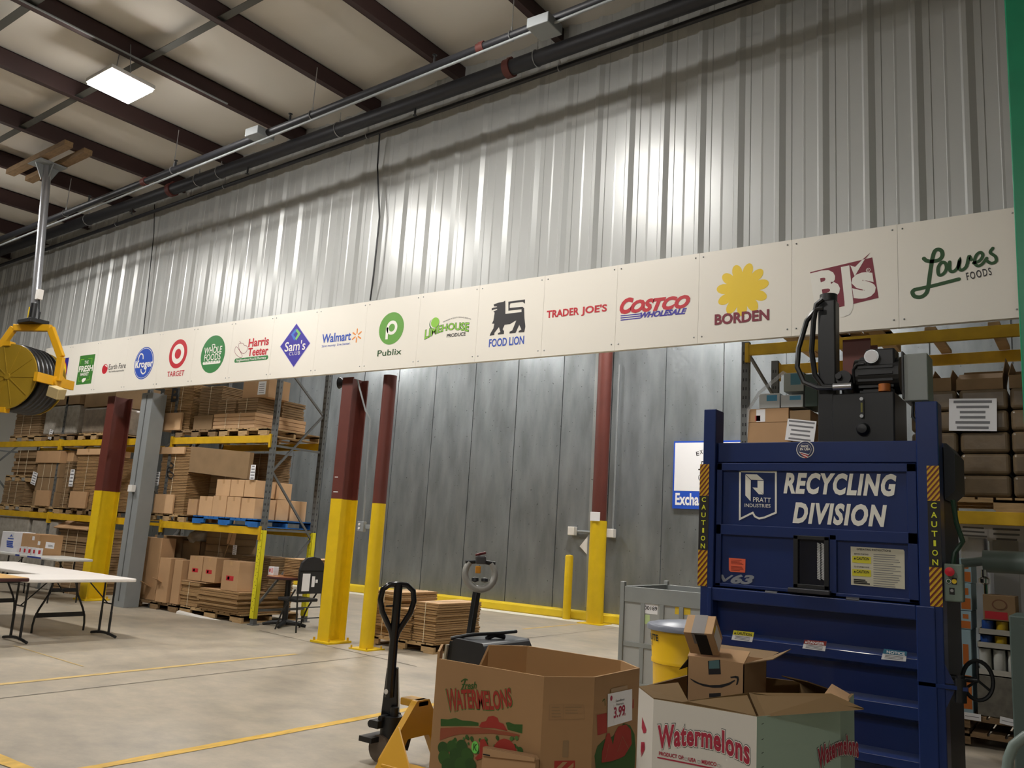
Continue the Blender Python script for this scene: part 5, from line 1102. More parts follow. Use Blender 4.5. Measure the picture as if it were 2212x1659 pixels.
g = Gfx((0, YP, 0), (1, 0, 0), (0, 0, 1), za_); g.poly([(782, 590), (905, 578), (912, 722), (790, 725)], 0, 0).poly([(795, 590), (895, 582), (900, 665), (797, 668)], 1, 1)
g.build('tape_label', [INK, mat('teal_tape', '4d6f72', .4)], t)
Gfx((0, YP, 0), (1, 0, 0), (0, 0, 1), za_).poly([(795, 915), (912, 908), (912, 950), (795, 955)], 0, 0).build('dark_tape', [INK], t)
c0 = qa(735, 330, YP-.02); Q = M.Rotation(R(8), 3, 'Z') @ M.Rotation(R(46), 3, 'X') @ M.Rotation(R(-3), 3, 'Y')
t = thing('parcel_carton', 'small parcel carton with grey tape balanced on the arrow carton', 'box', c0)
t.rotation_euler = Q.to_euler(); s3 = (.155, .12, .17)
b = MB().box(-s3[0]/2, s3[0]/2, -s3[1]/2, s3[1]/2, -s3[2]/2, s3[2]/2); b.build('body', CARD3, t, bevel=.003, world=False)
b = MB().box(-.035, .035, -s3[1]/2-.001, s3[1]/2+.001, s3[2]/2, s3[2]/2+.001).box(-.035, .035, -s3[1]/2-.001, -s3[1]/2, 0, s3[2]/2); b.build('grey_tape', mat('grey_tape', '8b8683', .35), t, world=False)
b = MB().box(-.02, .045, -s3[1]/2-.0015, -s3[1]/2-.0005, -s3[2]/2, s3[2]*.44); b.build('dark_tape', INK, t, world=False)
b = MB().box(s3[0]/2, s3[0]/2+.001, -.045, .03, -s3[2]/2+.01, s3[2]*.3, 0).box(s3[0]/2, s3[0]/2+.0015, -.03, .0, s3[2]*.34, s3[2]*.45, 1); b.build('address_label', [PAPER, PYEL], t, world=False)
tag(MB().box(a0.x-.02, a1.x+.12, YP-.1, YP+D+.05, .013, zlow-.002).build('carton', CARD2, bevel=.004), 'plain carton low inside the white bin under the arrow carton', 'box')
# ================================================================ drum, grey crate
dx, dy = -3.21, 7.62
DY = mat('drum_yellow', 'dfb315', .4); DLID = mat('lid_grey', '757a86', .35)
t = thing('waste_drum', 'yellow drum with grey lid between the grey crate and the blue baler', 'drum', (dx, dy, 0))
MB().lathe([(.27, 0), (.28, .02), (.3, .55), (.315, .56), (.315, .59), (.31, .6), (.33, .86), (.34, .87)], (dx, dy, 0), n=48).build('body', DY, t, True)
MB().lathe([(.355, .845), (.362, .85), (.362, .885), (.35, .9), (.31, .9), (.29, .915), (.1, .94), (.001, .942)], (dx, dy, 0), n=48).build('lid', DLID, t, True)
def cyltext(s, a0_, z, h, w, m):   # lettering wrapped on the drum
    vs_, fs = text_mesh(s, .03); x0 = min(v[0] for v in vs_); x1 = max(v[0] for v in vs_); y1 = max(v[1] for v in vs_)
    out = []
    for x, y in vs_:
        zz = z+h*y/y1; r_ = .316+(zz-.6)*.077; a_ = a0_+w*(x-x0)/(x1-x0)/r_; out.append((dx+r_*cos(a_), dy+r_*sin(a_), zz))
    return MB().add(out, fs).build('lettering', m, t)
A0 = math.atan2(-dy, -dx)
cyltext('BRUTE', A0-1.62, .755, .055, .25, INK); cyltext('2632', A0-1.42, .71, .03, .07, GINK)
CR = mat('crate_grey', '8e9290', .5, .2, n=.06, scale=4); CRP = mat('crate_panel', '9fa19e', .55, n=.05, scale=3)
YC = 8.3
c0, c1 = at(1340, 1262, YC), at(1523, 1285, YC); cx0, cx1, ct = c0.x, -3.3, (c0.z+c1.z)/2
cyb = 9.45
t = thing('bulk_crate', 'large grey metal crate with number tag beside the yellow drum', 'crate', ((cx0+cx1)/2, (YC+cyb)/2, 0))
for (xa_, ya_) in ((cx0, YC), (cx1-.05, YC), (cx0, cyb-.05), (cx1-.05, cyb-.05)):
    MB().box(xa_, xa_+.05, ya_, ya_+.05, 0, ct+.045).build('corner_post', CR, t, bevel=.006)
def side(x0, x1, y0, y1):
    hz = abs(x1-x0) > abs(y1-y0)
    b = MB().box(x0, x1, y0, y1, ct-.16, ct); 
    b.box(x0, x1, y0+.002, y1-.002, .55, .6).box(x0, x1, y0, y1, .1, .2)
    n = 4
    for i in range(1, n):
        f_ = i/n
        if hz: xm_ = x0+(x1-x0)*f_; b.box(xm_-.025, xm_+.025, y0+.001, y1-.001, .2, .55).box(xm_-.025, xm_+.025, y0+.001, y1-.001, .6, ct-.16)
        else: ym_ = y0+(y1-y0)*f_; b.box(x0+.001, x1-.001, ym_-.025, ym_+.025, .2, .55).box(x0+.001, x1-.001, ym_-.025, ym_+.025, .6, ct-.16)
    b.build('rail_frame', CR, t, bevel=.004)
    if hz: MB().box(x0, x1, (y0+y1)/2-.004, (y0+y1)/2+.004, .1, ct-.02).build('side_sheet', CRP, t)
    else: MB().box((x0+x1)/2-.004, (x0+x1)/2+.004, y0, y1, .1, ct-.02).build('side_sheet', CRP, t)
side(cx0+.05, cx1-.05, YC+.008, YC+.04); side(cx0+.05, cx1-.05, cyb-.04, cyb-.008); side(cx0+.008, cx0+.04, YC+.05, cyb-.05); side(cx1-.04, cx1-.008, YC+.05, cyb-.05)
MB().box(cx0+.03, cx1-.03, YC+.03, cyb-.03, .08, .1).build('bottom', CR, t)
zc_ = (1180, 1080, .1929)
g = Gfx((0, YC+.02, 0), (1, 0, 0), (0, 0, 1), zc_, .002); g.poly([(1095, 1155), (1250, 1168), (1246, 1285), (1092, 1268)], 0, 0).text('00189', 1102, 1225, 1242, 1240, 42, 1, 1, .015, 0, False); g.build('number_tag', [PAPER, INK], t)
g = Gfx((0, YC+.02, 0), (1, 0, 0), (0, 0, 1), zc_, .002); g.poly([(1445, 1195), (1617, 1212), (1615, 1290), (1440, 1278)], 0, 0); g.build('yellow_tag', [mat('tag_yellow', 'd4b428', .6)], t)
g = Gfx((0, YC+.02, 0), (1, 0, 0), (0, 0, 1), zc_, .002); g.poly([(1088, 1280), (1160, 1288), (1160, 1392), (1084, 1385)], 0, 0); g.build('green_tag', [mat('tag_green', 'b9cf92', .6)], t)
# ================================================================ the vertical baler
YV, LX, RX, YVB = 6.5, -2.625, -.905, 7.5
t = thing('vertical_baler', 'tall blue recycling baler with white lettering and hazard strips', 'baler', ((LX+RX)/2, 7.0, 0))
zg, zh = (1640, 930, .25859), (1420, 930, .22905)
ztp = at(1520, 883, YV).z; ztr = at(2010, 870, YV).z; pw = .13
LP1 = at(1545, 1100, YV).x; RP0 = at(1984, 1150, YV).x
for (xa_, xb_) in ((LX, LP1), (RP0, RX)):
    b = MB().box(xa_, xb_, YV-.02, YV+.16, 0, (ztp+ztr)/2); b.build('side_post', BLUE, t, bevel=.008)
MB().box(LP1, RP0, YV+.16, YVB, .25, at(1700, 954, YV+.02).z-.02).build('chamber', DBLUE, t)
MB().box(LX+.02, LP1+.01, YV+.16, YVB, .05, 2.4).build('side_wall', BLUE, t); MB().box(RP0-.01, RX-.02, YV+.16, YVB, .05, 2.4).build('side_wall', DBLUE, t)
zc0, zc1 = at(1760, 998, YV).z, at(1760, 953, YV).z
MB().box(LP1+.002, RP0-.002, YV+.03, YV+.16, zc0, zc1).build('top_plate', BLUE, t, bevel=.006)
MB().box(LX, RX, YV+.2, YVB, zc1-.03, zc1).build('top_deck', BLUE, t)
# feed door
dz0, dz1 = at(1760, 1284, YV).z, zc0-.008; dm = at(1700, 1150, YV).z
MB().box(LP1+.006, RP0-.006, YV+.03, YV+.06, dz0, dz1).build('feed_door', BLUE, t, bevel=.006)
b = MB()
for (z0, z1) in ((dz1-.06, dz1), (dm-.04, dm+.04), (dz0, dz0+.025)): b.box(LP1+.006, RP0-.006, YV+.005, YV+.03, z0, z1)
for (x0, x1) in ((LP1+.006, LP1+.05), (RP0-.07, RP0-.006)): b.box(x0, x1, YV+.005, YV+.03, dz0, dz1)
xw = at(1640+620*.25859, 1220, YV).x; b.box(xw-.03, xw+.02, YV+.005, YV+.03, dz0, dm); b.build('door_rib', BLUE, t, bevel=.004)
YD = YV+.028
wx0, wx1, wz0, wz1 = at(1716, 1215, YD).x, at(1793, 1215, YD).x, at(1755, 1272, YD).z, at(1755, 1158, YD).z
b = MB().box(wx0, wx0+.035, YV-.005, YD, wz0, wz1).box(wx1-.035, wx1, YV-.005, YD, wz0, wz1).box(wx0, wx1, YV-.005, YD, wz1-.03, wz1).box(wx0, wx1, YV-.005, YD, wz0, wz0+.03); b.build('window_frame', BLACK, t, bevel=.004)
MB().box(wx0+.03, wx1-.03, YD-.006, YD-.001, wz0+.02, wz1-.02).build('window_recess', mat('dark_window', '0a0f20', .25), t)
b = MB()
for i in range(22): 
    z = wz1-.05-i*(wz1-wz0-.12)/22; x = wx0+(wx1-wx0)*.66
    for dx_ in (0, .03): b.cyl((x+dx_, YD-.012, z), (x+dx_+.022, YD-.012, z-.012), .005, n=6)
b.build('hanging_chain', mat('chain_bright', 'd3d6d8', .4, .3), t)
MB().box(wx0-.03, wx1+.015, YV-.045, YD, wz0-.035, wz0+.0).build('window_handle', mat('handle_dark_grey', '33343a', .35), t, bevel=.008)
for px, py in ((1666, 1282), (1842, 1296)): p = at(px, py, YV-.01); MB().cyl((p.x-.045, YV-.0, p.z), (p.x+.045, YV-.0, p.z), .02, n=12).build('hinge', mat('handle_dark_grey', '33343a', .35), t, True)
# lower gate
lz1 = dz0-.012
gx1 = at(1982, 1420, YV).x
b = MB().box(LP1-.03, gx1, YV-.02, YV+.1, lz1-.1, lz1); b.build('gate_top_beam', BLUE, t, bevel=.008)
MB().box(LP1-.03, gx1+.0, YV+.1, YV+.15, .1, lz1-.1).build('gate_panel', BLUE, t)
MB().box(gx1, gx1+.12, YV-.03, YV+.12, .08, lz1).build('gate_stile', BLUE, t, bevel=.008)
MB().box(LP1-.04, LP1-.005, YV-.03, YV+.12, .08, lz1).build('gate_stile', BLUE, t, bevel=.008)
for pa, pb in (((1950, 1420), (1950, 1442)), ((1950, 1524), (1950, 1552)), ((1950, 1640), (1950, 1660))):
    z1, z0 = at(*pa, YV).z, at(*pb, YV).z
    MB().prism([(LP1, YV+.1, z1+.03), (LP1, YV-.01, z1), (LP1, YV-.01, z0), (LP1, YV+.1, z0-.03)], (gx1-LP1, 0, 0)).build('gate_rib', BLUE, t, bevel=.004)
# latch gussets and handwheel
zl = at(2040, 1482, YV).z
b = MB().prism([(gx1+.12, YV-.02, zl+.25), (gx1+.22, YV+.0, zl+.02), (gx1+.12, YV-.02, zl+.02)], (0, .012, 0)).prism([(gx1+.12, YV-.02, zl-.25), (gx1+.12, YV-.02, zl-.02), (gx1+.22, YV+.0, zl-.02)], (0, .012, 0)); b.box(gx1+.0, gx1+.3, YV-.03, YV+.02, zl-.012, zl+.012); b.build('latch_gusset', BLUE, t)
hp = at(2075, 1482, YV); b = MB().cyl((hp.x, YV, zl-.09), (hp.x, YV, zl+.06), .035, n=14); b.cyl((hp.x, YV, zl+.06), (hp.x, YV, zl+.08), .022, n=12); b.build('latch_bolt', BLACK, t, True)
hw = at(2112, 1470, YV+.35); b = MB().tube([(hw.x+.1*sin(a_*pi/12)*.9, YV+.35+.1*sin(a_*pi/12)*.3, hw.z+.13*cos(a_*pi/12)) for a_ in range(24)], .014, 8, closed=True)
for a_ in range(3): b.cyl((hw.x, YV+.35, hw.z), (hw.x+.09*sin(a_*2.1), YV+.35+.03*sin(a_*2.1), hw.z+.13*cos(a_*2.1)), .01, n=6)
b.cyl((hw.x, YV+.35, hw.z), (RX-.05, YV+.35, hw.z), .02, n=10); b.build('handwheel', BLACK, t, True)
# right flank: dark box, pendant controls, hose
q0, q1 = at(2035, 957, YV+.2), at(2085, 1050, YV+.6)
b = MB().prism([(RX, YV+.2, 2.45), (RX+.02, YV+.2, 2.45), (RX+.07, YV+.2, 2.38), (RX+.07, YV+.2, 2.12), (RX, YV+.2, 2.05)], (0, .5, 0)); b.build('flank_box', mat('dark_slate', '20262e', .5), t)
pc = at(2058, 1259, YV-.02); b = MB().box(pc.x-.055, pc.x+.06, YV+.0, YV+.09, pc.z-.125, pc.z+.125); b.build('pendant_box', mat('control_grey_green', '76857a', .5), t, bevel=.01)
zk = (2000, 1080, .1929); g = Gfx((0, YV, 0), (1, 0, 0), (0, 0, 1), zk)
g.rect(255, 910, 32, 32, 0, 0, 1).rect(318, 910, 30, 38, 0, 0, .3).disc(255, 910, 26, 3, 1, 18).disc(255, 910, 20, 4, 2, 18).disc(318, 912, 26, 1, 1, 18).rect(293, 1022, 30, 38, 0, 0).disc(292, 1015, 18, 2, 1, 14); g.build('button_plate', [INK, PYEL, STEEL, PAPER, DGRN], t)
pr = at(2053, 1235, YV); b = MB().lathe([(.018, 0), (.02, .02), (.03, .025), (.03, .04), (.001, .045)], (pr.x, YV, pr.z), (0, -1, 0), 18); b.build('emergency_button', mat('button_red', 'c2182e', .35), t, True)
h_ = [at(2058, 1080, YV+.1), at(2066, 1130, YV+.1), at(2080, 1170, YV+.1), at(2074, 1178, YV+.1), at(2062, 1195, YV+.1), at(2058, 1222, YV+.05)]
MB().tube([p+V((.0, 0, 0)) for p in h_], .016, 8).build('green_cable', mat('cable_dark_green', '1d3a28', .4), t, True)
# hazard strips: black tape with yellow letters, striped ends
HZY = mat('hazard_yellow', 'dcae1e', .45); HZB = mat('hazard_brown', '6a2413', .5); CYL_ = mat('caution_yellow', 'd8dc2c', .5)
def strip(px, y0, y1, y2, y3, name):
    p0, p1, p2, p3 = (at(px, y, YV-.02) for y in (y0, y1, y2, y3)); xm_ = p1.x; w = .039
    g = Gfx((0, YV-.02, 0), (1, 0, 0), (0, 0, 1))
    g.uvpoly([(xm_-w, p3.z), (xm_+w, p3.z), (xm_+w, p0.z), (xm_-w, p0.z)], 0, 0); g.uvpoly([(xm_-w, p2.z), (xm_+w, p2.z), (xm_+w, p1.z), (xm_-w, p1.z)], 2, 1)
    for (za2, zb2) in ((p1.z, p0.z), (p3.z, p2.z)):
        n = 6; s_ = (zb2-za2)/n
        for i in range(-2, n+1):
            z = za2+i*s_; pl = [(xm_-w, z), (xm_+w, z+2*w*1.25), (xm_+w, z+2*w*1.25+s_*.45), (xm_-w, z+s_*.45)]
            pl = [(u, min(max(v, za2), zb2)) for u, v in pl]
            # clip the slanted band to the strip's end
            if pl[0][1] < zb2 and pl[2][1] > za2:
                def cl(u0, v0, u1_, v1_):
                    return [(u0, v0)]
                band = []
                a0_, b0_ = z, z+2*w*1.25
                for k_ in range(9):
                    f_ = k_/8; u = xm_-w+2*w*f_; lo = a0_+(b0_-a0_)*f_; hi = lo+s_*.45; band.append((u, min(max(lo, za2), zb2), min(max(hi, za2), zb2)))
                for (ua, la, ha), (ub, lb2, hb2) in zip(band, band[1:]):
                    if ha-la > 1e-4 or hb2-lb2 > 1e-4: g.uvpoly([(ua, la), (ub, lb2), (ub, hb2), (ua, ha)], 1, 1)
    n = 7; hh = (p1.z-p2.z)/n
    for i, ch in enumerate('CAUTION'):
        zc2 = p1.z-hh*(i+.78); wl = .011 if ch == 'I' else .034; g.text(ch, 0, 0, 0, 0, 0, 3, 2, .02, uv=((xm_-wl/2, zc2), (xm_+wl/2, zc2), hh*.58))
    g.build('hazard_strip', [HZY, HZB, INK, CYL_], t)
strip(1521, 1003, 1071, 1188, 1266, 'left'); strip(2017, 1006, 1082, 1225, 1310, 'right')
# lettering on the door
IV = mat('print_ivory', 'efeee4', .5)
def bold(s, xl, yl, xr, yr, h, z_): return Gfx((0, YD, 0), (1, 0, 0), (0, 0, 1), z_).text(s, xl, yl, xr, yr, h, 0, 1, .045, .22, False, None, 1.12)
bold('RECYCLING', 212, 515, 1140, 540, 160, zg).build('lettering', [IV], t); bold('DIVISION', 288, 763, 1060, 796, 160, zg).build('lettering', [IV], t)
g = Gfx((0, YD, 0), (1, 0, 0), (0, 0, 1), zh)
g.stroke([(780, 385), (1118, 390), (1118, 775), (1010, 820), (960, 830), (920, 810), (900, 775), (778, 835), (780, 385)], 17, 0, 0)
g.poly([(830, 412), (940, 414), (1003, 468), (885, 464)], 0, 0).poly([(830, 418), (882, 470), (880, 668), (830, 612)], 0, 0).poly([(945, 472), (1003, 474), (1002, 600), (945, 545)], 0, 0).poly([(898, 537), (945, 540), (1000, 604), (958, 602)], 0, 0)
g.text('PRATT', 904, 672, 1070, 680, 44, 0, 1, .006, 0, False).text('INDUSTRIES', 824, 720, 1068, 728, 32, 0, 1, .006, 0, False); g.build('emblem', [IV], t)
g = Gfx((0, YD, 0), (1, 0, 0), (0, 0, 1), zh); g.poly([(585, 1355), (620, 1360), (640, 1400), (700, 1362), (718, 1368), (640, 1425), (622, 1425)], 0, 0).text('63', 702, 1438, 905, 1446, 76, 0, 1, .05, .3, False); g.build('model_badge', [mat('badge_silver', '8f949c', .35)], t)
g = Gfx((0, YD, 0), (1, 0, 0), (0, 0, 1), zh); g.poly([(675, 1200), (832, 1213), (828, 1340), (690, 1332), (676, 1315)], 0, 0).lines(695, 1218, 815, 1265, 4, 1, 1, .4).lines(695, 1278, 815, 1325, 4, 1, 1, .5); g.build('orange_sticker', [mat('sticker_orange', 'ee6a48', .6), mat('sticker_dark_red', '98301f', .6)], t)
g = Gfx((0, YV+.028, 0), (1, 0, 0), (0, 0, 1), zg); CRM = mat('plate_cream', 'cdc9b4', .5)
g.poly([(764, 968), (1205, 995), (1214, 1010), (1218, 1326), (768, 1288)], 0, 0).text('OPERATING INSTRUCTIONS', 815, 998, 1100, 1014, 16, 1, 1, .02, 0, False)
for dy in (0, 110): g.poly([(778, 1046+dy), (935, 1056+dy), (935, 1112+dy), (778, 1102+dy)], 2, 1).poly([(790, 1075+dy), (800, 1058+dy), (810, 1076+dy)], 1, 2).text('CAUTION', 815, 1078+dy, 918, 1084+dy, 22, 1, 2, .03, 0, False)
g.text('BEFORE STARTING', 795, 1036, 912, 1042, 12, 1, 1, .01, 0, False).text('TO STOP MACHINE', 792, 1142, 920, 1150, 12, 1, 1, .01, 0, False).lines(955, 1030, 1190, 1310, 15, 3, 1, .3).lines(790, 1240, 930, 1285, 3, 1, 1, .7); g.build('instruction_plate', [CRM, INK, mat('label_yellow', 'd5cc2e', .5), GINK], t)
g = Gfx((0, YV+.03, 0), (1, 0, 0), (0, 0, 1), zg); g.disc(384, 158, 72, 0, 0).disc(384, 158, 66, 1, 1).disc(384, 158, 52, 0, 2, 36).disc(384, 158, 50, 1, 3, 36)
g.text('MADE', 352, 140, 412, 142, 18, 0, 4, .03).text('IN USA', 345, 165, 428, 167, 20, 0, 4, .03)
for i in range(4): g.poly([(338+8*i, 178+9*i), (420-6*i, 200+9*i), (418-8*i, 206+9*i), (340+8*i, 185+9*i)], 2 if i % 2 else 0, 4)
g.build('round_sticker', [IV, c('sticker_navy', '26325e'), PRED], t)
zn = (1520, 1230, .31284)
for (pl, hd, cm, nm) in (([(208, 420), (350, 435), (335, 502), (192, 485)], 'CAUTION', mat('label_yellow', 'd5cc2e', .5), 'caution'), ([(698, 485), (850, 498), (838, 565), (682, 545)], 'DANGER', mat('label_red', '8c2a22', .5), 'danger'), ([(1245, 548), (1405, 568), (1396, 636), (1226, 620)], 'NOTICE', mat('label_teal', '2f6f8c', .5), 'notice')):
    g = Gfx((0, YV-.011, 0), (1, 0, 0), (0, 0, 1), zn); a_, b_, c_, d_ = pl; mid = lambda p, q, f: (p[0]+(q[0]-p[0])*f, p[1]+(q[1]-p[1])*f)
    g.poly(pl, 0, 0).poly([a_, b_, mid(b_, c_, .45), mid(a_, d_, .45)], 1, 1)
    tl, tr = mid(a_, d_, .38), mid(b_, c_, .38); g.text(hd, tl[0]+28, tl[1]+2, tr[0]-12, tr[1], 18, 2, 2, .03, 0, False)
    if hd != 'NOTICE': g.poly([(tl[0]+8, tl[1]), (tl[0]+16, tl[1]-16), (tl[0]+25, tl[1]+2)], 2, 2)
    for i in range(3):
        l0, l1 = mid(a_, d_, .58+.13*i), mid(b_, c_, .58+.13*i); g.stroke([(l0[0]+20, l0[1]+2), (l1[0]-20, l1[1])], 4, 3, 1)
    g.build('warning_label', [PAPER, cm, INK if hd == 'CAUTION' else PAPER, GINK], t)
# hydraulics on top
YH = 7.0
cz0 = zc1; x0, x1 = at(1768, 850, YH).x, at(1814, 850, YH).x; zt_ = at(1790, 645, YH).z; xm_ = (x0+x1)/2; hwid = (x1-x0)/2*.84
b = MB().box(xm_-hwid, xm_+hwid, YH-hwid, YH+hwid, cz0, zt_-.03); b.build('cylinder_housing', mat('black_machine_paint', '121315', .4), t, bevel=.012)
MB().cyl((xm_, YH, zt_-.03), (xm_, YH, zt_+.03), hwid*.98, n=24).build('cylinder_cap', BLACK, t, True)
zq8 = (1560, 640, .29476); q8 = lambda x, y, Y=YH-.12: at(zq8[0]+x*zq8[2], zq8[1]+y*zq8[2], Y)
for pts in ([(740, 20), (690, 60), (670, 180), (655, 400), (680, 580), (740, 660), (840, 665)], [(740, 90), (690, 95), (620, 180), (560, 380), (550, 520), (600, 630), (700, 670), (840, 668)]):
    MB().tube([q8(*p) for p in pts], .022, 8).build('hydraulic_hose', RUB, t, True)
p = q8(815, 665); MB().cyl(p, p+V((.14, 0, 0)), .03, n=10).build('hose_fitting', STEEL, t, True)
BT = mat('black_machine_paint', '121315', .4)
tx0, tx1 = q8(805, 880, YH-.1).x, q8(1265, 880, YH-.1).x; tz1 = q8(1030, 705, YH-.1).z
MB().box(tx0, tx1, YH-.1, YH+.4, cz0, tz1).build('oil_tank', BT, t, bevel=.012)
g0, g1 = q8(1025, 755, YH-.1), q8(1025, 880, YH-.1); b = MB().box(g0.x-.015, g0.x+.015, YH-.115, YH-.1, g1.z, g0.z, 0).box(g0.x-.007, g0.x+.007, YH-.118, YH-.115, g1.z+.03, g0.z-.03, 1).cyl((g0.x, YH-.112, g0.z), (g0.x, YH-.125, g0.z), .014, n=10, m=2).cyl((g0.x, YH-.112, g1.z), (g0.x, YH-.125, g1.z), .014, n=10, m=2); b.build('sight_gauge', [BLACK, mat('gauge_olive', '6e6a24', .3), STEEL], t)
k0 = q8(1035, 975, YH-.1); MB().lathe([(.05, 0), (.05, .02), (.035, .05), (.001, .055)], (k0.x, YH-.1, k0.z), (0, -1, 0), 16).build('drain_knob', BLACK, t, True)
m0 = q8(1150, 590, YH+.15); b = MB().cyl((m0.x-.17, YH+.15, m0.z), (m0.x+.17, YH+.15, m0.z), .15, n=28)
for i in range(18): a_ = i*pi/9; b.bar((m0.x-.13, YH+.15+.155*cos(a_), m0.z+.155*sin(a_)), (m0.x+.13, YH+.15+.155*cos(a_), m0.z+.155*sin(a_)), .012, .02)
b.box(m0.x-.1, m0.x+.12, YH+.05, YH+.25, tz1, m0.z); b.build('motor', BT, t)
m1 = q8(1190, 440, YH+.1); b = MB().box(m1.x-.13, m1.x+.09, YH+.02, YH+.2, m1.z-.1, m1.z+.05); b.build('valve_block', BT, t, bevel=.015)
p = q8(1093, 440, YH-.02); b = MB().cyl((p.x, YH-.02, p.z), (p.x, YH+.02, p.z), .055, n=20); b.cyl((p.x, YH-.024, p.z), (p.x, YH-.019, p.z), .047, n=20, m=1); b.build('pressure_gauge', [STEEL, PAPER], t)
p = q8(890, 600, YH-.04); b = MB().cyl((p.x, YH-.06, p.z), (p.x, YH+.1, p.z), .06, n=16).cyl((p.x+.03, YH, p.z-.16), (p.x+.02, YH, p.z), .05, n=12); b.cyl((p.x-.03, YH-.09, p.z+.01), (p.x-.03, YH-.06, p.z+.01), .025, n=10); b.build('pump_body', BT, t, True)
MB().tube([q8(965, 640, YH), q8(960, 540, YH), q8(985, 500, YH), q8(1040, 495, YH)], .012, 8).build('pressure_pipe', BT, t, True)
p = q8(1190, 672, YH); MB().cyl(p-V((0, 0, .03)), p+V((0, 0, .03)), .045, n=16).build('filler_cap', mat('orange_cap', 'b86a2c', .5), t, True)
e0_, e1_ = q8(1330, 590, YH-.2), q8(1485, 590, YH-.2); ez1, ez0 = q8(1400, 420, YH-.2).z, q8(1400, 765, YH-.2).z
MB().box(e0_.x, e1_.x+.02, YH-.2, YH+.05, ez0, ez1).build('electrical_box', mat('enclosure_grey', '858b88', .4), t, bevel=.006); MB().box(e0_.x-.012, e0_.x, YH-.21, YH+.05, ez0+.02, ez1+.02).build('box_door', BLACK, t)
b = MB().box(e0_.x+.1, e0_.x+.16, YH-.1, YH+.0, cz0, ez0); b.build('box_bracket', BT, t)
for pts in ([(1400, 770), (1395, 880), (1480, 990)], [(1440, 780), (1420, 850), (1490, 960)]): MB().tube([q8(*p, YH-.15) for p in pts], .012, 6).build('electric_cable', BLACK, t, True)
# ================================================================ blue framed sign on the far wall
s0, s1 = at(1456, 953, 15.94), at(1453, 1098, 15.94); SW = 1.42
t = thing('club_sign', 'blue framed white sign on the galvanised wall partly hidden by the baler', 'sign', (s0.x+SW/2, 15.95, s1.z))
SBL = mat('sign_blue', '1f52c4', .5); SWH = mat('sign_white', 'f2f2f4', .45)
MB().box(s0.x, s0.x+SW, 15.94, 15.99, s1.z, s0.z).build('board', SBL, t)
hgt = s0.z-s1.z; g = Gfx((0, 15.94, 0), (1, 0, 0), (0, 0, 1), (0, 0, 1), .003); bl = s1.z+hgt*.26
g.uvpoly([(s0.x+.03, bl), (s0.x+SW-.03, bl), (s0.x+SW-.03, s0.z-.035), (s0.x+.03, s0.z-.035)], 1, 0)
g.text('Exchange', 0, 0, 0, 0, 0, 1, 1, .03, uv=((s0.x+.07, s1.z+.08), (s0.x+.86, s1.z+.08), .22))
cx_, cz_ = s0.x+SW/2, bl+.45
for ch, a_ in (('E', 118), ('x', 106), ('c', 95), ('h', 84), ('.', 74)):
    r_ = .4; u, v = cx_+r_*cos(R(a_)), cz_+r_*sin(R(a_))-.1; g.text(ch, 0, 0, 0, 0, 0, 2, 1, 0, uv=((u-.03, v), (u+.03, v+.01), .08))
for i in range(24): a_ = i*pi/12; g.uvpoly([(cx_-.1+.07*cos(a_), cz_-.18+.07*sin(a_)), (cx_-.1+.07*cos(a_+.27), cz_-.18+.07*sin(a_+.27)), (cx_-.1+.06*cos(a_+.27), cz_-.18+.06*sin(a_+.27)), (cx_-.1+.06*cos(a_), cz_-.18+.06*sin(a_))], 2, 1)
g.stroke([(cx_-.16, cz_-.02), (cx_+.2, cz_+.0)], .03, 2, 1, uv=True).stroke([(cx_-.13, cz_), (cx_-.1, cz_+.14), (cx_+.1, cz_+.14)], .015, 2, 1, uv=True).text('Club', 0, 0, 0, 0, 0, 2, 1, 0, uv=((cx_-.1, bl+.05), (cx_+.14, bl+.05), .1))
g.build('print', [SBL, SWH, INK], t)
# ================================================================ racking behind the baler
RXL, RXR = -3.17, .35
rack('pallet rack with dull yellow beams behind the blue baler', [RXL, RXR], (2.10, 3.86), 3.9)
for i, x in enumerate((-2.5, -1.3, -.75, -.1)): tag(MB().box(x-.05, x+.05, YR, YRB+.06, 3.865, 3.9).build('timber_support', WOOD), 'timber cross support on the top beams behind the baler, %s from the outer end' % ('first', 'second', 'third', 'fourth')[i], 'timber')
pallet('wooden pallet up on the timber supports behind the cylinder', -2.75, -1.75, YR, YRB, 3.905, WOOD)
L2 = 2.10
pallet('wooden pallet under the shrink wrapped parcels behind the baler', -3.1, -2.05, YR, YRB, L2, WOOD); zb = L2+.135
zz8 = lambda x, y, Y=YR: at(1560+x*.29476, 640+y*.29476, Y)
def wbox(lb_, xa_, xb_, yb, yt, m, d=.5, z0=None, Y=YR, **kw):
    a_, b_ = zz8(xa_, (yb+yt)/2, Y), zz8(xb_, (yb+yt)/2, Y); return carton(lb_, a_.x, b_.x-.004, Y, Y+d, zz8((xa_+xb_)/2, yb, Y).z if z0 is None else z0, zz8((xa_+xb_)/2, yt, Y).z, m=m, tape=False, **kw)
PB = mat('carton_white_blue', 'b9bcbc', .6); BLB = mat('carton_blue_print', '3f86a8', .6)
z1_ = zz8(350, 925).z
wbox('film wrapped brown carton with red corner and barcode label behind the baler', 185, 510, 1060, 925, CARD, z0=zb)
z2_ = zz8(350, 822).z
wbox('brown carton with a barcode label above the wrapped carton behind the baler', 185, 490, 925, 822, CARD, z0=z1_+.003, mark=[(.33, .5, .22, .9, PAPER), (.26, .3, .12, .4, RED)])
wbox('brown carton right beside the barcode carton behind the baler', 495, 650, 925, 835, CARD2, z0=z1_+.003)
wbox('lower brown carton beside the wrapped brown carton behind the baler', 515, 660, 1060, 930, CARD2, z0=zb)
z3_ = zz8(350, 708).z
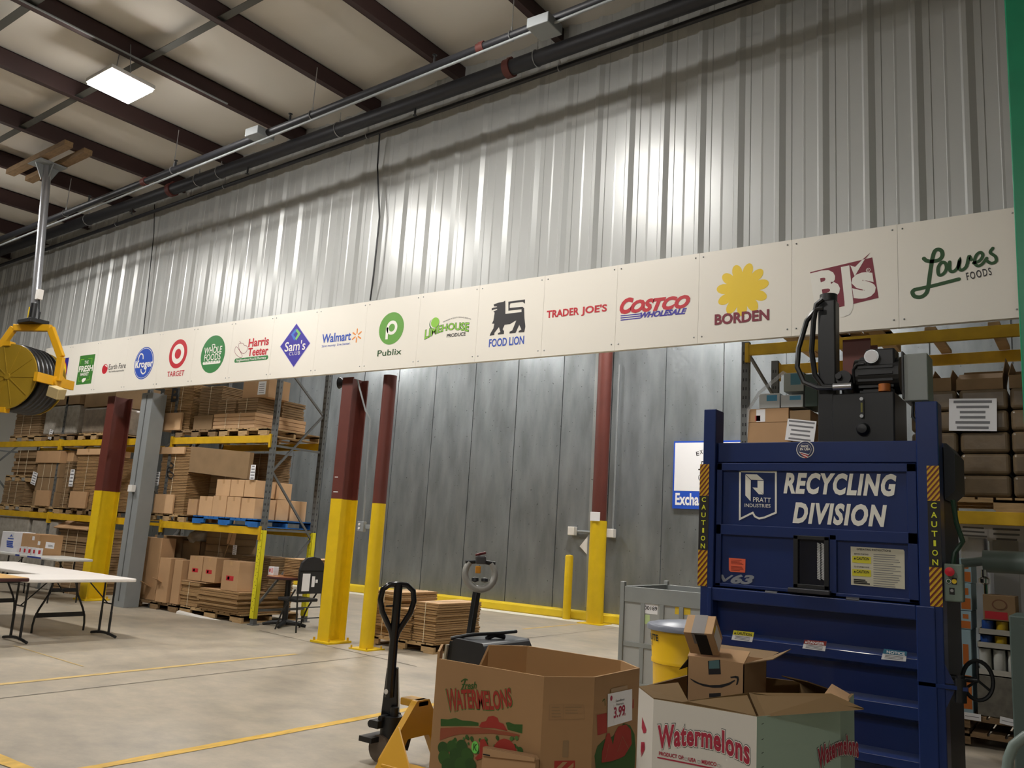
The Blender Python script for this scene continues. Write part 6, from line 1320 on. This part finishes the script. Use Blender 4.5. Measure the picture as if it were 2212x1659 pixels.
wbox('white and blue carton on the brown carton by the rack post', 270, 425, 825, 712, PB, z0=z2_+.003, d=.4, mark=[(.62, .68, .5, .4, BLB)])
wbox('second white and blue carton leaning beside the first by the rack post', 430, 595, 850, 722, PB, z0=z2_+.006, d=.4, mark=[(.65, .75, .5, .35, BLB)])
wbox('grey and blue carton topmost of the wrapped parcels', 450, 600, 715, 560, mat('carton_grey', '8b8f88', .6), z0=z3_+.006, d=.4, mark=[(.6, .65, .5, .6, mat('carton_teal_print', '3a6c7a', .6))])
wbox('dark green sack carton beside the topmost parcel', 605, 700, 830, 570, mat('carton_dark_green', '2e4038', .6), z0=z2_+.006, d=.4)
b = MB(); zs = [(185, 1060), (185, 830), (265, 720), (445, 560)]
fp = [zz8(x, y, YR-.015) for x, y in ((183, 1058), (180, 830), (262, 700), (445, 545), (470, 560), (280, 715), (200, 840))]
FILM = mat('clear_film_sheet', 'c4c6c6', .12, spec=.9); nt = FILM.node_tree; FILM.node_tree.nodes['Principled BSDF'].inputs['Alpha'].default_value = .35
tag(MB().prism(fp, (0, .004, 0)).build('stretch_film', FILM), 'clear stretch film hanging off the parcels behind the baler', 'film')
paper('white notice taped low on the wrapped parcels behind the baler', 1560+575*.29476, 640+985*.29476, YR-.03, .3, .23, roll=.13)
# big wrapped load at the right
pallet('wooden pallet under the big wrapped load of bags behind the baler', -1.55, .25, YR, YRB, L2, WOOD)
xa_, xb_ = -1.5, .2; zt2 = zz8(1800, 680).z
BAGM = mat('wrapped_bag_brown', '6c5b44', .35, n=.22, scale=6, bump=.4, bscale=10)
rws = 5; hh = (zt2-zb)/rws
k_ = 0
for r_ in range(rws):
    for cidx in range(4):
        w = (xb_-xa_)/4; off = (w*.25 if r_ % 2 else 0)
        x0 = max(xa_, xa_+cidx*w+off-(.25*w if r_ % 2 else 0)); x1 = x0+w-.012
        o = MB().box(x0+.006, x1, YR+.01, YRB-.04, zb+r_*hh+.003, zb+(r_+1)*hh-.003).build('wrapped_bag', BAGM, bevel=.035, seg=3)
        tag(o, 'brown wrapped bag in the big load, row %d from below, %s from the baler side' % (r_+1, ('first', 'second', 'third', 'fourth')[cidx]), 'bag', 'bags of the big wrapped load')
p = zz8(1835, 868); paper('large white notice with rows of print on the big wrapped load', 1560+1835*.29476, 640+868*.29476, YR-.02, .4, .31, roll=.03, n=6)
carton('open carton on the big load near the electrical box', zz8(1530, 600).x, zz8(1665, 600).x, YR+.1, YR+.5, zt2+.003, zz8(1600, 585).z, m=CARD2, flaps={'r': 15, 'l': -20})
carton('wide open carton with pale flap on the big load', zz8(1705, 640).x, zz8(2050, 640).x, YR+.1, YR+.55, zt2+.003, zz8(1850, 590).z, m=CARD2, flaps={'b': 25, 'r': 10, 'f': -65})
carton('tall open carton on the big load by the green post', zz8(2095, 640).x, zz8(2330, 640).x, YR+.1, YR+.55, zt2+.003, zz8(2150, 560).z, m=CARD2, flaps={'l': -15, 'b': 5})
# stock at floor level behind the machine
zk2 = lambda x, y, Y=9.1: at(2000+x*.1929, 1080+y*.1929, Y)
GY = 9.1
pallet('wooden pallet stacked under the can trays behind the machine', -1.35, .2, GY-.05, 10.0, .14, WOODD, name='pallet'); pallet('lowest wooden pallet on the floor behind the machine', -1.35, .2, GY-.05, 10.0, .0, WOODD)
zf = .275
def gbox(lb_, xa_, xb_, yb, yt, m, d=.4, Y=GY, z0=None, **kw):
    a_, b_ = zk2(xa_, (yb+yt)/2, Y), zk2(xb_, (yb+yt)/2, Y); return carton(lb_, a_.x, b_.x-.004, Y, Y+d, zk2((xa_+xb_)/2, yb, Y).z if z0 is None else z0, zk2((xa_+xb_)/2, yt, Y).z, m=m, tape=False, **kw)
pk = MB().box(zk2(380, 300, GY+.5).x, zk2(640, 300, GY+.5).x, GY+.53, GY+.88, .275, zk2(500, 240, GY+.53).z); tag(pk.build('white_carton', WBOX, bevel=.005), 'white carton high at the back beside the machine flank', 'box')
pk = MB().box(zk2(700, 300, GY+.5).x, .2, GY+.53, GY+.88, .275, zk2(800, 240, GY+.53).z); tag(pk.build('white_carton', WBOX, bevel=.005), 'broad white carton behind the grey cylinder', 'box')
paper('white notice hanging under the rack beam near the machine flank', 2000+530*.1929, 1080+310*.1929, GY+.51, .27, .2, roll=.02); paper('white notice on the broad white carton behind the cylinder', 2000+900*.1929, 1080+330*.1929, GY+.51, .33, .24)
pk = MB().box(zk2(750, 600, GY+.5).x, zk2(1040, 600, GY+.5).x, GY+.505, GY+.528, .275, zk2(800, 450, GY+.5).z); tag(pk.build('grey_panel', mat('pale_grey_panel', 'a6a6a4', .5), bevel=.004), 'pale grey panel leaning on the broad white carton', 'panel')
ORB = mat('carton_orange', 'c06a28', .6); LBL = mat('carton_light_blue', '9db9c4', .6)
z0 = zf
for i, (yb, yt) in enumerate(((1900, 1450), (1440, 1240), (1235, 930), (925, 650))):
    zt_ = zk2(450, yt).z; o = gbox('light blue and orange carton in the narrow column by the machine flank, %s from below' % ('first', 'second', 'third', 'fourth')[i], 300, 515, yb, yt, LBL, z0=z0+.002, mark=[(.7, .25, .5, .4, ORB), (.7, .7, .3, .25, ORB)], group='light blue cartons by the machine flank'); z0 = zt_
bz = zk2(800, 1560).z
trays = [('can tray with tall white cans at the bottom behind the hand wheel', 560, 1960, 1660, mat('can_white', 'b9bab4', .4), None), ('upper can tray of blue and yellow cans, second row', 575, 1660, 1510, None, None), ('topmost can tray of blue and yellow cans', 590, 1500, 1345, None, None)]
CANB, CANY, CANG = mat('can_blue', '24478c', .35), mat('can_yellow', 'c8a726', .35), mat('can_grey', '7d7a6c', .35)
tz_ = zf+.01
bx0 = zk2(560, 1700).x
xx1 = .2
base_o = MB().box(bx0, xx1, GY, GY+.5, zf, zk2(700, 1970).z); tag(base_o.build('can_case', mat('case_printed', '6a665c', .6, n=.3, scale=12), bevel=.004), 'printed case under the can trays on the pallet', 'box')
zz_ = zk2(700, 1970).z+.002
for (lb_, xl, yb, yt, m, _) in trays:
    ztop = zk2(xl+60, yt).z; x0 = zk2(xl, (yb+yt)/2).x; n = 5; w = .115; 
    tr = thing('can_tray', lb_.replace('can tray', 'cardboard tray'), 'tray', ((x0+xx1)/2, GY+.2, zz_))
    MB().box(x0, x0+w*n+.02, GY, GY+.36, zz_, zz_+.008).box(x0, x0+w*n+.02, GY, GY+.004, zz_, zz_+.055).box(x0, x0+w*n+.02, GY+.356, GY+.36, zz_, zz_+.055).box(x0, x0+.004, GY, GY+.36, zz_, zz_+.055).build('tray', mat('tray_white', 'b5b2a8', .6), tr)
    for row in range(3):
        for i in range(n):
            mm = m or (CANB, CANY, CANG, CANB, CANY)[i]; cx_, cy_ = x0+.012+w*(i+.5), GY+.012+w*(row+.5)
            o = MB().lathe([(.048, 0), (.05, .004), (.05, ztop-zz_-.016), (.047, ztop-zz_-.01)], (cx_, cy_, zz_+.009), n=16).build('food_can', [mm], None, True)
            tag(o, '%s food can in the %s, %s row, %s from the machine' % (m and 'white' or ('blue', 'yellow', 'grey', 'blue', 'yellow')[i], 'bottom tray' if m else ('second tray' if 'second' in lb_ else 'top tray'), ('front', 'middle', 'rear')[row], ('first', 'second', 'third', 'fourth', 'fifth')[i]), 'can', 'cans in trays behind the machine')
    zz_ = ztop+.003
t = gbox('brown carton with red band and oval print on the can trays', 640, 1010, 1345, 1070, CARD2, z0=zz_+.002, d=.36, mark=[(.4, .2, .7, .3, RED)])
a_, b_ = zk2(640, 1200).x, zk2(1010, 1200).x; g = Gfx((0, GY-.001, 0), (1, 0, 0), (0, 0, 1), (2000, 1080, .1929)); g.disc(825, 1175, 60, 0, 0, 24, 1.3).disc(825, 1175, 48, 1, 1, 24, 1.3); g.build('oval_print', [mat('oval_brown', '6b4630', .7), CARD2], t)
# ================================================================ the green machine at the border
GRN = mat('machine_green', '1f8a64', .3, coat=.2, n=.05, scale=6); GG = mat('grey_green_paint', '4d5b56', .5); GCY = mat('cylinder_grey_green', '77847e', .4)
t = thing('green_post', 'bright green steel post at the picture border in front of the sign', 'post', (-.36, 6.8, 0))
gx = at(2190, 450, 6.7).x
b = MB().box(gx, gx+.26, 6.7, 6.95, 1.0, 6.6); b.build('shaft', GRN, t, bevel=.01); MB().box(gx, gx+.26, 6.7, 6.95, .0, 1.0).build('foot', GG, t)
MB().box(gx-.05, gx+.31, 6.65, 7.0, 0, .02).build('base_plate', GG, t)
t = thing('ram_cylinder', 'grey green horizontal hydraulic ram reaching in from the border', 'hydraulic ram', at(2170, 1215, 7.3))
p, q = at(2124, 1212, 7.62), at(2225, 1216, 7.62); rr_ = .085
b = MB().cyl(p, q+V((.4, 0, 0)), rr_, n=24); b.build('barrel', GCY, t, True); b = MB().cyl(at(2078, 1217, 7.62), p, .035, n=16); b.build('rod', GCY, t, True)
p2 = at(2126, 1245, 7.55); b = MB().cyl(p2+V((0, 0, .05)), p2, .02, n=10).lathe([(.001, -.05), (.04, -.03), (.04, .0), (.001, .03)], p2+V((0, 0, -.02)), n=12).cyl(p2+V((.01, 0, -.06)), p2+V((.01, 0, -.13)), .015, n=8); b.build('valve_tap', CHROME, t, True)
MB().box(p.x+.5, p.x+.6, 7.55, 7.69, 0, p.z+.1).build('support_bracket', GG, t)
cbx = at(2182, 1400, 6.0).x; cz1 = at(2190, 1330, 6.0).z
t = thing('green_grey_cabinet', 'grey green steel cabinet at the picture border beside the can trays', 'cabinet', (cbx+.3, 6.2, 0))
MB().box(cbx, cbx+.7, 6.0, 6.5, 0, cz1).build('body', GG, t, bevel=.008); MB().box(cbx+.05, cbx+.65, 5.985, 6.0, .1, cz1-.05).build('door', GG, t)
MB().cyl((cbx+.12, 6.2, cz1), (cbx+.12, 6.2, cz1+.03), .05, n=16).build('top_cap', GCY, t, True)
pp = [at(x, y, 5.0) for x, y in ((2174, 1680), (2178, 1640), (2190, 1610), (2215, 1590), (2260, 1585))]
tag(MB().tube(pp+[pp[-1]+V((.3, 0, -.05)), pp[-1]+V((.3, 0, -.5)), V((pp[-1].x+.3, 5.0, .02))] if 0 else [V((pp[0].x, 5.0, .0))]+pp+[pp[-1]+V((.1, 0, -.1)), V((pp[-1].x+.1, 5.0, .0))], .025, 10).build('guard_hoop', GCY, None, True), 'bent grey tube hoop at the bottom corner of the picture', 'rail')

paper('white paper tag on the stacked pallets under the can trays', 2100, 1548, GY-.06, .14, .06, n=1, name='paper_label'); paper('second white paper tag on the stacked pallets nearer the green grey cabinet', 2178, 1559, GY-.06, .13, .06, n=1, name='paper_label', roll=.1)
k += 1; a_, c_ = atz(2060, 1585), atz(2230, 1610); d_ = (c_-a_).normalized(); n_ = V((-d_.y, d_.x, 0))*.035
struct(MB().add([p+V((0, 0, .003)) for p in (a_-n_, c_-n_, c_+n_, a_+n_)], [(0, 1, 2, 3)]).build('trim_%d' % k, mat('white_floor_paint', 'd9d5c6', .6)))
